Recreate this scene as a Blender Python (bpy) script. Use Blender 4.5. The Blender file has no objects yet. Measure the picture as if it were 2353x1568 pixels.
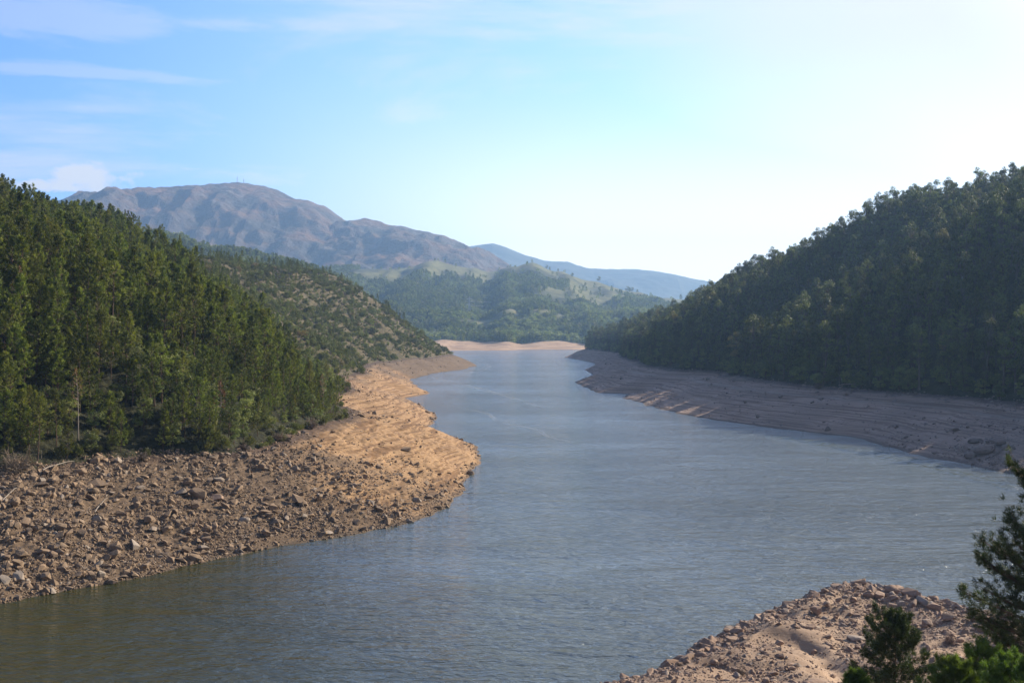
import bpy, math, random
import numpy as np

C = bpy.context.scene
R = math.radians
# ------------------------------------------------------------------ camera
FPX, HC, YH = 2352 * 40 / 36, 32.0, 757.0      # focal length and horizon in a 2352 px wide picture, eye height above the water
cam = bpy.data.objects.new('camera', bpy.data.cameras.new('camera'))
C.collection.objects.link(cam); C.camera = cam
cam.location = (0, 0, HC); cam.rotation_euler = (R(90), 0, 0)
cam.data.lens = 40; cam.data.sensor_width = 36; cam.data.shift_y = -(784 - YH) / 2352
cam.data.clip_start = 0.5; cam.data.clip_end = 60000
# ------------------------------------------------------------------ sun, sky, exposure
SUN_AZ, SUN_EL = 57.0, 28.6                     # degrees right of the view, above the horizon
w = bpy.data.worlds.new('World'); C.world = w; w.use_nodes = True
nt = w.node_tree; N = nt.nodes; L = nt.links; N.clear()
def nd(t, **k):
    n = N.new(t)
    for a, b in k.items(): setattr(n, a, b)
    return n
sky = nd('ShaderNodeTexSky', sky_type='NISHITA', sun_disc=False, sun_elevation=R(SUN_EL), sun_rotation=R(SUN_AZ), altitude=200, air_density=1.0, dust_density=0.6, ozone_density=1.6)
tc = nd('ShaderNodeTexCoord')
def vmath(op, a, b=None):
    n = nd('ShaderNodeVectorMath', operation=op)
    for i, s in enumerate((a, b)):
        if s is None: continue
        if hasattr(s, 'links'): L.new(s, n.inputs[i])
        else: n.inputs[i].default_value = s
    return n
def wm(op, a, b=None, c=None, clamp=False):
    n = nd('ShaderNodeMath', operation=op, use_clamp=clamp)
    for i, s in enumerate((a, b, c)):
        if s is None: continue
        if hasattr(s, 'links'): L.new(s, n.inputs[i])
        else: n.inputs[i].default_value = s
    return n.outputs[0]
def wmr(x, a, b, c, d, smooth=True):
    n = nd('ShaderNodeMapRange', interpolation_type='SMOOTHSTEP' if smooth else 'LINEAR')
    L.new(x, n.inputs['Value'])
    for k, v in zip(('From Min', 'From Max', 'To Min', 'To Max'), (a, b, c, d)): n.inputs[k].default_value = v
    return n.outputs['Result']
sep = nd('ShaderNodeSeparateXYZ'); L.new(tc.outputs['Generated'], sep.inputs[0])
sund = (math.sin(R(SUN_AZ)) * math.cos(R(SUN_EL)), math.cos(R(SUN_AZ)) * math.cos(R(SUN_EL)), math.sin(R(SUN_EL)))
dsun = vmath('DOT_PRODUCT', tc.outputs['Generated'], sund).outputs['Value']
def wnoise(scale, loc, sc, detail=6, rough=0.6, rot=(0, 0, 0)):
    m = nd('ShaderNodeMapping'); m.inputs['Location'].default_value = loc; m.inputs['Scale'].default_value = sc; m.inputs['Rotation'].default_value = rot
    L.new(tc.outputs['Generated'], m.inputs[0])
    n = nd('ShaderNodeTexNoise'); n.inputs['Scale'].default_value = scale; n.inputs['Detail'].default_value = detail; n.inputs['Roughness'].default_value = rough
    n.inputs['Distortion'].default_value = 0.4
    L.new(m.outputs[0], n.inputs['Vector'])
    return n.outputs['Fac']
n_cir = wnoise(2.2, (0.3, 0.2, 0.1), (1.0, 1.0, 5.0), 7, 0.62, (0, R(8), 0))
n_big = wnoise(1.6, (3.1, 0.7, 0.4), (1.0, 1.0, 2.2), 5, 0.55, (0, R(-12), 0))
glow = wmr(wm('ADD', dsun, wm('MULTIPLY', wm('SUBTRACT', n_big, 0.5), 0.22)), 0.56, 0.84, 0.0, 1.0)      # thin bright cloud sheet around the sun
glow = wm('MULTIPLY', glow, wmr(sep.outputs['Z'], 0.28, 0.48, 1.0, 0.1))
cir = wm('MULTIPLY', wmr(n_cir, 0.48, 0.72, 0.0, 0.7), wmr(sep.outputs['Z'], 0.0, 0.1, 0.4, 1.0))
low = wm('MULTIPLY', wmr(sep.outputs['Z'], 0.04, 0.25, 1.0, 0.0), wmr(sep.outputs['X'], -0.34, 0.06, 0.12, 1.0))
def puff(px, py, sx, sz, thr):          # a small cumulus over the ridge
    dx, dz = (px - 1176) / FPX, (YH - py) / FPX; n = math.sqrt(1 + dx * dx + dz * dz)
    a = wm('DIVIDE', wm('SUBTRACT', sep.outputs['X'], dx / n), sx); b = wm('DIVIDE', wm('SUBTRACT', sep.outputs['Z'], dz / n), sz)
    r = wm('SQRT', wm('ADD', wm('MULTIPLY', a, a), wm('MULTIPLY', b, b)))
    return wmr(wm('SUBTRACT', wm('MULTIPLY', n_puf, 2.2), r), thr, thr + 0.5, 0.0, 0.9)
n_puf = wnoise(22, (0.3, 1.2, 0.1), (1.0, 1.0, 1.7), 6, 0.6)
puffs = wm('MAXIMUM', wm('MAXIMUM', puff(222, 415, 0.042, 0.020, 0.28), puff(90, 428, 0.06, 0.010, 0.3)), wm('MULTIPLY', puff(455, 388, 0.02, 0.0035, 0.5), 0.5))
n_puf = wnoise(9, (1.3, 0.2, 2.1), (1.0, 1.0, 7.0), 6, 0.6, (0, R(5), 0))
veil = wm('MULTIPLY', wm('MAXIMUM', wm('MAXIMUM', puff(120, 40, 0.11, 0.022, 0.15), puff(170, 165, 0.12, 0.010, 0.2)), wm('MAXIMUM', puff(40, 285, 0.07, 0.008, 0.2), puff(540, 55, 0.09, 0.01, 0.35))), 0.32)
puffs = wm('MAXIMUM', puffs, veil)
cloudf = wm('MAXIMUM', wm('MAXIMUM', glow, puffs), wm('MAXIMUM', cir, low))
fwd = wmr(sep.outputs['Y'], 0.0, 0.5, 0.0, 1.0)
bright = wm('ADD', wm('ADD', 6.6, wm('MULTIPLY', wm('MULTIPLY', low, fwd), 6.0)), wmr(dsun, 0.80, 0.98, 0.0, 10.0))
skyb = nd('ShaderNodeMix', data_type='RGBA', blend_type='MULTIPLY'); skyb.inputs['Factor'].default_value = 1.0
near_f = wm('MULTIPLY', wmr(sep.outputs['Y'], -0.1, 0.5, 0.0, 1.0), wmr(sep.outputs['Z'], 0.45, 0.85, 1.0, 0.0))     # brighter tint low ahead; sky behind and overhead dimmed to cut fill
tint = nd('ShaderNodeMix', data_type='RGBA'); L.new(near_f, tint.inputs['Factor']); tint.inputs['A'].default_value = (0.50, 0.64, 1.0, 1); side = nd('ShaderNodeMix', data_type='RGBA'); L.new(wmr(dsun, 0.16, 0.52, 0.0, 1.0), side.inputs['Factor']); side.inputs['A'].default_value = (0.62, 1.05, 2.1, 1); side.inputs['B'].default_value = (1.22, 1.46, 1.95, 1); L.new(side.outputs['Result'], tint.inputs['B'])
L.new(sky.outputs[0], skyb.inputs['A']); L.new(tint.outputs['Result'], skyb.inputs['B'])
mix = nd('ShaderNodeMix', data_type='RGBA'); L.new(cloudf, mix.inputs['Factor']); L.new(skyb.outputs['Result'], mix.inputs['A'])
cb = nd('ShaderNodeCombineColor')
L.new(bright, cb.inputs[0]); L.new(wm('MULTIPLY', bright, 0.985), cb.inputs[1]); L.new(wm('MULTIPLY', bright, 0.96), cb.inputs[2]); L.new(cb.outputs[0], mix.inputs['B'])
bg = nd('ShaderNodeBackground'); bg.inputs['Strength'].default_value = 0.067
out = nd('ShaderNodeOutputWorld'); L.new(mix.outputs['Result'], bg.inputs['Color']); L.new(bg.outputs[0], out.inputs['Surface'])
sl = bpy.data.lights.new('sun', 'SUN'); sl.energy = 5.0; sl.angle = R(0.5); sl.color = (1.0, 0.88, 0.72)
so = bpy.data.objects.new('sun', sl); C.collection.objects.link(so)
from mathutils import Vector
so.rotation_euler = Vector(sund).to_track_quat('Z', 'Y').to_euler()
C.view_settings.view_transform = 'Standard'; C.view_settings.look = 'None'
C.view_settings.exposure = 1.05; C.view_settings.gamma = 1
C.cycles.max_bounces = 5; C.cycles.diffuse_bounces = 2; C.cycles.glossy_bounces = 2; C.cycles.transmission_bounces = 2
C.cycles.volume_bounces = 0; C.cycles.use_denoising = True; C.cycles.use_adaptive_sampling = True

# ------------------------------------------------------------------ helpers
def at(px, py, Y):
    return ((px - 1176) / FPX * Y, Y, HC - (py - YH) / FPX * Y)
def sm(a, b, x):
    t = np.clip((x - a) / (b - a), 0, 1); return t * t * (3 - 2 * t)
def _hash(ix, iy, s):
    h = (ix.astype(np.int64) * 374761393 + iy.astype(np.int64) * 668265263 + s * 2147483647) & 0xffffffff
    h = ((h ^ (h >> 13)) * 1274126177) & 0xffffffff
    return (h ^ (h >> 16)) & 0xffffffff
def pnoise(x, y, s=0):
    x = np.asarray(x, float); y = np.asarray(y, float)
    ix = np.floor(x); iy = np.floor(y); fx = x - ix; fy = y - iy
    u = fx * fx * fx * (fx * (fx * 6 - 15) + 10); v = fy * fy * fy * (fy * (fy * 6 - 15) + 10)
    def g(dx, dy):
        a = _hash(ix + dx, iy + dy, s) / 4294967296.0 * 2 * np.pi
        return np.cos(a) * (fx - dx) + np.sin(a) * (fy - dy)
    a = g(0, 0) * (1 - u) + g(1, 0) * u; b = g(0, 1) * (1 - u) + g(1, 1) * u
    return (a * (1 - v) + b * v) * 1.5
def fbm(x, y, o=4, s=0, gain=0.5):
    r = 0; a = 1; f = 1
    for i in range(o):
        r = r + a * pnoise(x * f + 17.3 * i, y * f - 9.1 * i, s + i); a *= gain; f *= 2.03
    return r
def ridged(x, y, o=5, s=0, gain=0.5):
    r = 0; a = 1; f = 1; t = 0
    for i in range(o):
        r = r + a * (1 - np.abs(pnoise(x * f + 5.7 * i, y * f + 3.3 * i, s + i)) * 1.8); t += a; a *= gain; f *= 2.1
    return r / t
def mesh(name, v, f, mats=(), smooth=False, attrs=None, fmat=None):
    """v (n,3), f (m,k) all faces with k corners, or a list of such arrays"""
    me = bpy.data.meshes.new(name)
    v = np.asarray(v, np.float32)
    fs = f if isinstance(f, list) else [f]
    fs = [np.asarray(a, np.int32) for a in fs if len(a)]
    me.vertices.add(len(v)); me.vertices.foreach_set('co', v.ravel())
    nl = sum(a.size for a in fs); nf = sum(len(a) for a in fs)
    me.loops.add(nl); me.polygons.add(nf)
    me.loops.foreach_set('vertex_index', np.concatenate([a.ravel() for a in fs]))
    tot = np.concatenate([np.full(len(a), a.shape[1], np.int32) for a in fs])
    me.polygons.foreach_set('loop_start', (np.cumsum(tot) - tot).astype(np.int32))
    if fmat is not None: me.polygons.foreach_set('material_index', np.asarray(fmat, np.int32))
    me.polygons.foreach_set('use_smooth', np.full(nf, smooth, bool))
    for m in mats: me.materials.append(m)
    for k, a in (attrs or {}).items():
        at_ = me.attributes.new(k, 'FLOAT', 'POINT'); at_.data.foreach_set('value', np.asarray(a, np.float32))
    me.update(calc_edges=True); me.validate()
    return me
def link(name, data, parent=None, loc=None):
    o = bpy.data.objects.new(name, data); C.collection.objects.link(o)
    if parent is not None: o.parent = parent
    if loc is not None: o.location = loc
    return o
def tag(o, label=None, cat=None, group=None, kind=None):
    if label: o['label'] = label
    if cat: o['category'] = cat
    if group: o['group'] = group
    if kind: o['kind'] = kind
    return o

# ------------------------------------------------------------------ materials
class Mat:
    def __init__(s, name):
        s.m = bpy.data.materials.new(name); s.m.use_nodes = True; s.t = s.m.node_tree; s.t.nodes.clear()
        s.out = s.n('ShaderNodeOutputMaterial'); s.geo = s.n('ShaderNodeNewGeometry'); s.tc = s.n('ShaderNodeTexCoord')
    def n(s, t, **k):
        x = s.t.nodes.new(t)
        for a, b in k.items(): setattr(x, a, b)
        return x
    def set(s, sock, v):
        if hasattr(v, 'links'): s.t.links.new(v, sock)
        else: sock.default_value = v
    def math(s, op, a, b=None, c=None, clamp=False):
        x = s.n('ShaderNodeMath', operation=op, use_clamp=clamp)
        for i, v in enumerate((a, b, c)):
            if v is not None: s.set(x.inputs[i], v)
        return x.outputs[0]
    def noise(s, scale, detail=5, rough=0.6, vec=None, sc=None, dist=0.0, rot=(0, 0, 0)):
        x = s.n('ShaderNodeTexNoise'); x.inputs['Scale'].default_value = scale; x.inputs['Detail'].default_value = detail
        x.inputs['Roughness'].default_value = rough; x.inputs['Distortion'].default_value = dist
        v = vec or s.geo.outputs['Position']
        if sc:
            m = s.n('ShaderNodeMapping'); m.inputs['Scale'].default_value = sc; m.inputs['Rotation'].default_value = rot; s.set(m.inputs[0], v); v = m.outputs[0]
        s.set(x.inputs['Vector'], v); return x.outputs['Fac']
    def ramp(s, x, *pts):
        r = s.n('ShaderNodeValToRGB'); e = r.color_ramp.elements
        while len(e) < len(pts): e.new(0.5)
        for a, (p, c) in zip(e, pts): a.position = p; a.color = (*c, 1)
        s.set(r.inputs[0], x); return r.outputs[0]
    def mr(s, x, a, b, c=0.0, d=1.0):
        n = s.n('ShaderNodeMapRange', interpolation_type='SMOOTHSTEP'); s.set(n.inputs['Value'], x)
        for k, v in zip(('From Min', 'From Max', 'To Min', 'To Max'), (a, b, c, d)): n.inputs[k].default_value = v
        return n.outputs['Result']
    def mix(s, f, a, b, mode='MIX'):
        x = s.n('ShaderNodeMix', data_type='RGBA', blend_type=mode)
        s.set(x.inputs['Factor'], f)
        for k, v in (('A', a), ('B', b)): s.set(x.inputs[k], v if hasattr(v, 'links') else (*v, 1))
        return x.outputs['Result']
    def attr(s, name):
        return s.n('ShaderNodeAttribute', attribute_name=name).outputs['Fac']
    def bump(s, h, strength, dist, normal=None):
        b = s.n('ShaderNodeBump'); b.inputs['Strength'].default_value = strength; b.inputs['Distance'].default_value = dist
        s.set(b.inputs['Height'], h)
        if normal: s.set(b.inputs['Normal'], normal)
        return b.outputs[0]
    def pbr(s, col, rough=0.9, normal=None, **k):
        p = s.n('ShaderNodeBsdfPrincipled'); s.set(p.inputs['Base Color'], col if hasattr(col, 'links') else (*col, 1)); s.set(p.inputs['Roughness'], rough)
        p.inputs['Specular IOR Level'].default_value = 0.25
        if normal: s.set(p.inputs['Normal'], normal)
        for a, b in k.items(): s.set(p.inputs[a.replace('_', ' ')], b)
        s.t.links.new(p.outputs[0], s.out.inputs['Surface']); return s.m

def mat_bank(name, sandc, rockc, darkc, ks=1.0):
    m = Mat(name)
    zs = m.n('ShaderNodeSeparateXYZ'); m.set(zs.inputs[0], m.geo.outputs['Position'])
    wob = m.noise(0.06, 4, 0.6)
    zz = m.math('ADD', zs.outputs['Z'], m.math('MULTIPLY', wob, 0.5))
    comb = m.n('ShaderNodeCombineXYZ'); m.set(comb.inputs[0], m.math('MULTIPLY', zs.outputs['X'], 0.02)); m.set(comb.inputs[1], m.math('MULTIPLY', zs.outputs['Y'], 0.02)); m.set(comb.inputs[2], m.math('MULTIPLY', zz, 2.6))
    strat = m.noise(1.0, 3, 0.75, vec=comb.outputs[0])
    fine = m.noise(1.3, 8, 0.75); med = m.noise(0.16, 5, 0.65); big = m.noise(0.035, 4, 0.6)
    sand = m.mix(m.mr(med, 0.3, 0.7), tuple(c * 0.86 for c in sandc), tuple(min(1, c * 1.1) for c in sandc))
    sand = m.mix(m.mr(strat, 0.47, 0.57, 0, 0.95 * ks), sand, tuple(c * f for c, f in zip(sandc, (0.52, 0.46, 0.40))))
    rock = m.mix(m.mr(fine, 0.35, 0.68), tuple(c * 0.55 for c in rockc), tuple(c * 1.3 for c in rockc))
    rock = m.mix(m.mr(strat, 0.48, 0.60, 0, 0.75 * ks), rock, tuple(c * 0.6 for c in rockc))
    f = m.math('ADD', m.attr('rock'), m.math('MULTIPLY', m.math('SUBTRACT', fine, 0.5), 0.9))
    col = m.mix(m.mr(f, 0.1, 0.85), sand, rock)
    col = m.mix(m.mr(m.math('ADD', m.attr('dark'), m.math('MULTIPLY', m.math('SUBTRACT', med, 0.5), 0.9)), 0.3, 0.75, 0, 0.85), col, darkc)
    col = m.mix(m.math('MULTIPLY', m.attr('road'), m.mr(fine, 0.3, 0.6, 0.2, 0.75)), col, (0.30, 0.235, 0.18))
    col = m.mix(m.mr(zs.outputs['Z'], 0.12, 0.5, 0.55, 0.0), col, (0.07, 0.055, 0.04))         # wet strip at the waterline
    h = m.math('ADD', m.math('MULTIPLY', fine, 0.5), m.math('MULTIPLY', strat, -0.8 * ks))
    return m.pbr(col, 0.95, m.bump(h, 0.6, 0.35))
M_bankL = mat_bank('bank_soil', (0.31, 0.19, 0.092), (0.14, 0.094, 0.055), (0.06, 0.038, 0.027))
M_spit = mat_bank('spit_soil', (0.31, 0.215, 0.14), (0.19, 0.13, 0.09), (0.2, 0.15, 0.1), 0.35)
M_bankR = mat_bank('bank_soil_grey', (0.41, 0.285, 0.205), (0.25, 0.18, 0.135), (0.06, 0.045, 0.038))
M_bankF = mat_bank('bank_soil_pale', (0.42, 0.28, 0.17), (0.28, 0.19, 0.125), (0.2, 0.15, 0.10))
def mat_hill():
    m = Mat('hill_ground')
    a = m.noise(0.05, 6, 0.65); b = m.noise(0.4, 7, 0.75); c = m.noise(0.013, 4, 0.5)
    grn = m.mix(m.mr(b, 0.3, 0.7), (0.015, 0.016, 0.008), (0.05, 0.05, 0.02))
    brn = m.mix(m.mr(b, 0.3, 0.7), (0.05, 0.048, 0.022), (0.15, 0.115, 0.062))
    col = m.mix(m.mr(m.math('ADD', m.attr('heath'), m.math('MULTIPLY', m.math('SUBTRACT', a, 0.5), 1.3)), 0.35, 0.75), grn, brn)
    return m.pbr(col, 1.0, m.bump(b, 1.0, 1.2))
M_hill = mat_hill()
def mat_mid():
    m = Mat('valley_ground')
    a = m.noise(0.004, 6, 0.62); b = m.noise(0.05, 6, 0.7); c = m.noise(0.0022, 4, 0.6, sc=(1, 0.5, 1))
    grn = m.mix(m.mr(b, 0.3, 0.7), (0.03, 0.036, 0.016), (0.08, 0.085, 0.035))
    fld = m.mix(m.mr(b, 0.3, 0.7), (0.07, 0.08, 0.028), (0.16, 0.145, 0.055))
    col = m.mix(m.mr(m.math('ADD', m.attr('field'), m.math('MULTIPLY', m.math('SUBTRACT', a, 0.5), 1.0)), 0.35, 0.65), grn, fld)
    col = m.mix(m.attr('road'), col, (0.42, 0.36, 0.25))
    return m.pbr(col, 1.0, m.bump(b, 1.0, 3.0))
M_mid = mat_mid()
def mat_mount():
    m = Mat('mountain_rock')
    zs = m.n('ShaderNodeSeparateXYZ'); m.set(zs.inputs[0], m.geo.outputs['Position'])
    a = m.noise(0.0035, 7, 0.65, dist=0.5); b = m.noise(0.03, 8, 0.75); c = m.noise(0.012, 7, 0.7, sc=(1, 1, 0.4))
    col = m.mix(m.mr(a, 0.38, 0.62), (0.035, 0.032, 0.02), (0.17, 0.09, 0.042))
    col = m.mix(m.mr(c, 0.52, 0.66), col, (0.15, 0.12, 0.10))
    col = m.mix(m.mr(b, 0.5, 0.72, 0, 0.7), col, (0.04, 0.04, 0.03))
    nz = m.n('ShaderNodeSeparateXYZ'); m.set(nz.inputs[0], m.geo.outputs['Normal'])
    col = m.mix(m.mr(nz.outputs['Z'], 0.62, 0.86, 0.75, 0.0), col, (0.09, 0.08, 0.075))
    lowf = m.mr(m.math('ADD', zs.outputs['Z'], m.math('MULTIPLY', a, 200)), 130, 330, 0.8, 0.0)
    col = m.mix(lowf, col, (0.095, 0.11, 0.035))
    return m.pbr(col, 1.0, m.bump(m.math('ADD', b, c), 1.0, 14.0))
M_mount = mat_mount()
def mat_far():
    m = Mat('ridge_cover'); a = m.noise(0.004, 6, 0.65)
    return m.pbr(m.mix(m.mr(a, 0.35, 0.65), (0.03, 0.04, 0.03), (0.06, 0.065, 0.045)), 1.0)
M_far = mat_far()
def mat_water():
    m = Mat('lake_water')
    n1 = m.noise(1.0, 4, 0.6, sc=(0.6, 1.0, 1), rot=(0, 0, R(8)), dist=0.3)
    n2 = m.noise(1.0, 3, 0.6, sc=(0.22, 0.40, 1), rot=(0, 0, R(-9)), dist=0.3)
    n4 = m.noise(1.0, 2, 0.6, sc=(0.035, 0.09, 1), rot=(0, 0, R(5)), dist=0.3)
    n3 = m.noise(1.0, 2, 0.5, sc=(1.4, 2.6, 1), rot=(0, 0, R(14)))
    gust = m.mr(m.noise(0.010, 5, 0.65, sc=(0.8, 1.4, 1)), 0.3, 0.7, 0.5, 1.3)
    h = m.math('ADD', m.math('ADD', m.math('MULTIPLY', n1, 0.75), m.math('MULTIPLY', n2, 1.2)), m.math('MULTIPLY', n3, 0.17))
    h = m.math('MULTIPLY', m.math('ADD', h, m.math('MULTIPLY', n4, 2.0)), gust)
    xyz = m.n('ShaderNodeSeparateXYZ'); m.set(xyz.inputs[0], m.geo.outputs['Position'])
    sky_refl = m.mr(m.math('ADD', m.math('ADD', xyz.outputs['X'], m.math('MULTIPLY', m.math('SUBTRACT', xyz.outputs['Y'], 130), 0.42)), m.math('MULTIPLY', m.noise(0.03, 3, 0.6), 24)), -22, 30)   # sky reflection put into the colour: olive, low gloss near left, blue-grey beyond
    h = m.math('MULTIPLY', h, m.math('ADD', 0.45, m.math('MULTIPLY', sky_refl, 0.55)))
    return m.pbr(m.mix(sky_refl, (0.034, 0.034, 0.009), (0.105, 0.120, 0.108)), 0.08, m.bump(h, 1.0, 0.7), IOR=1.85, Specular_IOR_Level=m.math('ADD', 0.10, m.math('MULTIPLY', sky_refl, 0.4)))
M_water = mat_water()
def mat_rock(name, c, k=1.0):
    m = Mat(name); oi = m.n('ShaderNodeObjectInfo')
    a = m.noise(1.1, 7, 0.7, vec=m.tc.outputs['Object']); b = m.noise(5.0, 5, 0.7, vec=m.tc.outputs['Object'])
    col = m.mix(m.mr(a, 0.3, 0.7), tuple(x * 0.66 for x in c), tuple(min(1, x * 1.28) for x in c))
    col = m.mix(m.math('MULTIPLY', oi.outputs['Random'], 0.85), col, m.mix(m.mr(b, 0.3, 0.7), tuple(x * y for x, y in zip(c, (1.35, 1.28, 1.22))), tuple(x * 0.9 for x in c)))
    col = m.mix(m.mr(m.math('FRACT', m.math('MULTIPLY', oi.outputs['Random'], 13.7)), 0.82, 1.0, 0, 0.55), col, tuple(k * x for x in (0.30, 0.265, 0.22)))
    return m.pbr(col, 0.9, m.bump(m.math('ADD', a, m.math('MULTIPLY', b, 0.4)), 0.7, 0.15))
M_rock = mat_rock('granite_brown', (0.19, 0.134, 0.085))
M_rockR = mat_rock('granite_grey', (0.2, 0.155, 0.125))
M_rockS = mat_rock('granite_pale', (0.25, 0.172, 0.12))
def mat_leaf(name, ca, cb, trans=0.3, dry=None, vary=0.35):
    m = Mat(name); oi = m.n('ShaderNodeObjectInfo')
    n = m.noise(0.8, 3, 0.6, vec=m.tc.outputs['Object'])
    col = m.mix(m.mr(n, 0.3, 0.7), ca, cb)
    if dry: col = m.mix(m.mr(oi.outputs['Random'], 0.93, 1.0, 0, 0.6), col, dry)
    hsv = m.n('ShaderNodeHueSaturation'); m.set(hsv.inputs['Color'], col)
    m.set(hsv.inputs['Value'], m.mr(oi.outputs['Random'], 0, 1, 1 - vary, 1 + vary)); m.set(hsv.inputs['Hue'], m.math('ADD', 0.485, m.math('MULTIPLY', m.math('FRACT', m.math('MULTIPLY', oi.outputs['Random'], 7.3)), 0.03)))
    col = hsv.outputs[0]
    d = m.n('ShaderNodeBsdfPrincipled'); m.set(d.inputs['Base Color'], col); d.inputs['Roughness'].default_value = 0.6; d.inputs['Specular IOR Level'].default_value = 0.3
    tr = m.n('ShaderNodeBsdfTranslucent'); m.set(tr.inputs['Color'], m.mix(1.0, col, (1.1, 1.25, 0.6), 'MULTIPLY'))
    mx = m.n('ShaderNodeMixShader'); mx.inputs[0].default_value = trans; m.t.links.new(d.outputs[0], mx.inputs[1]); m.t.links.new(tr.outputs[0], mx.inputs[2])
    m.t.links.new(mx.outputs[0], m.out.inputs['Surface']); return m.m
M_pine = mat_leaf('pine_needles', (0.034, 0.052, 0.008), (0.20, 0.215, 0.030), 0.32, (0.12, 0.10, 0.03))  # dark-to-bright spread also imitates lit and shaded tufts within the colour
M_oak = mat_leaf('oak_leaves', (0.08, 0.11, 0.025), (0.23, 0.235, 0.08), 0.35)
M_euc = mat_leaf('gum_leaves', (0.020, 0.034, 0.010), (0.18, 0.19, 0.045), 0.25, (0.20, 0.15, 0.06), vary=0.4)
M_shrub = mat_leaf('shrub_leaves', (0.07, 0.085, 0.022), (0.17, 0.155, 0.05), 0.25, (0.17, 0.10, 0.055))
M_fine = mat_leaf('young_pine_needles', (0.022, 0.036, 0.009), (0.07, 0.095, 0.02), 0.2, vary=0.1)
M_bright = mat_leaf('sapling_needles', (0.06, 0.10, 0.018), (0.17, 0.23, 0.04), 0.4, vary=0.1)
M_dead = mat_leaf('dead_twigs', (0.12, 0.085, 0.06), (0.20, 0.14, 0.095), 0.1)
def mat_bark(name, c):
    m = Mat(name); a = m.noise(3.0, 6, 0.7, vec=m.tc.outputs['Object'], sc=(1, 1, 0.25))
    return m.pbr(m.mix(m.mr(a, 0.3, 0.7), tuple(x * 0.5 for x in c), c), 0.95, m.bump(a, 0.8, 0.08))
M_bark = mat_bark('pine_bark', (0.13, 0.085, 0.06)); M_gbark = mat_bark('gum_bark', (0.16, 0.13, 0.10)); M_dbark = mat_bark('weathered_wood', (0.32, 0.27, 0.22))
def plain(name, c, r=0.7, **k):
    m = Mat(name); a = m.noise(4, 4, 0.6)
    return m.pbr(m.mix(m.mr(a, 0.3, 0.7), tuple(x * 0.85 for x in c), c), r, **k)
M_steel = plain('galvanised_steel', (0.35, 0.36, 0.37), 0.6)

# ------------------------------------------------------------------ shorelines: the lake as one polygon in metres
def S(px, py): Y = FPX * HC / (py - YH); return ((px - 1176) / FPX * Y, Y)
LAKE = [(-700, 60), (-420, 250), (-200, 160), (-100, 137)] + [S(*p) for p in
        [(0, 1385), (180, 1352), (350, 1318), (500, 1282), (650, 1250), (780, 1232), (900, 1215), (1000, 1180), (1050, 1145), (1072, 1110), (1095, 1075), (1106, 1045), (1098, 1024), (1045, 1008), (975, 985),
         (1006, 968), (1002, 954), (962, 930), (935, 915), (985, 901), (962, 888), (938, 873), (1000, 857), (1060, 849), (1092, 840)]] + \
       [(-75, 1075), (-140, 1200), (-210, 1400), (-260, 1600), (-210, 1710), (-95, 1730), (-20, 1760), (60, 1830), (150, 1790), (400, 1860), (760, 1900), (700, 1600), (330, 1480), (120, 1385)] + \
       [S(*p) for p in [(1295, 820), (1335, 827), (1372, 835), (1346, 848), (1362, 860), (1322, 880), (1372, 902), (1440, 905), (1434, 914), (1500, 935), (1570, 950), (1650, 965), (1800, 985), (1960, 1005), (2100, 1040), (2250, 1073), (2352, 1092)]] + \
       [(121, 225), (134, 190), (146, 155), (136, 128), (105, 112), (80, 107), (64, 112), (56, 118), (52, 126), (48, 137), (42, 142), (35.5, 137), (26, 124), (19, 115.5), (13, 107), (8.6, 102), (-2, 93), (-20, 84), (-60, 62), (-160, 30), (-400, -60)]
LAKE = np.array(LAKE, float)
def lake_dist(x, y):
    x = np.asarray(x, float); y = np.asarray(y, float)
    best = np.full(x.shape, 1e18); ins = np.zeros(x.shape, bool)
    P = LAKE; Q = np.roll(P, -1, 0)
    for (ax, ay), (bx, by) in zip(P, Q):
        dx, dy = bx - ax, by - ay
        t = np.clip(((x - ax) * dx + (y - ay) * dy) / (dx * dx + dy * dy), 0, 1)
        best = np.minimum(best, (x - ax - t * dx) ** 2 + (y - ay - t * dy) ** 2)
        if ay != by: ins ^= ((ay > y) != (by > y)) & (x < (bx - ax) * (y - ay) / (by - ay) + ax)
    return np.where(ins, -1, 1) * np.sqrt(best)
MIDX = lambda y: np.interp(y, [0, 90, 150, 300, 400, 600, 900, 1100, 1300, 1700], [-200, -60, 10, 45, 20, -5, 0, 20, 20, 20])
ZT = 11.0
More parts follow.
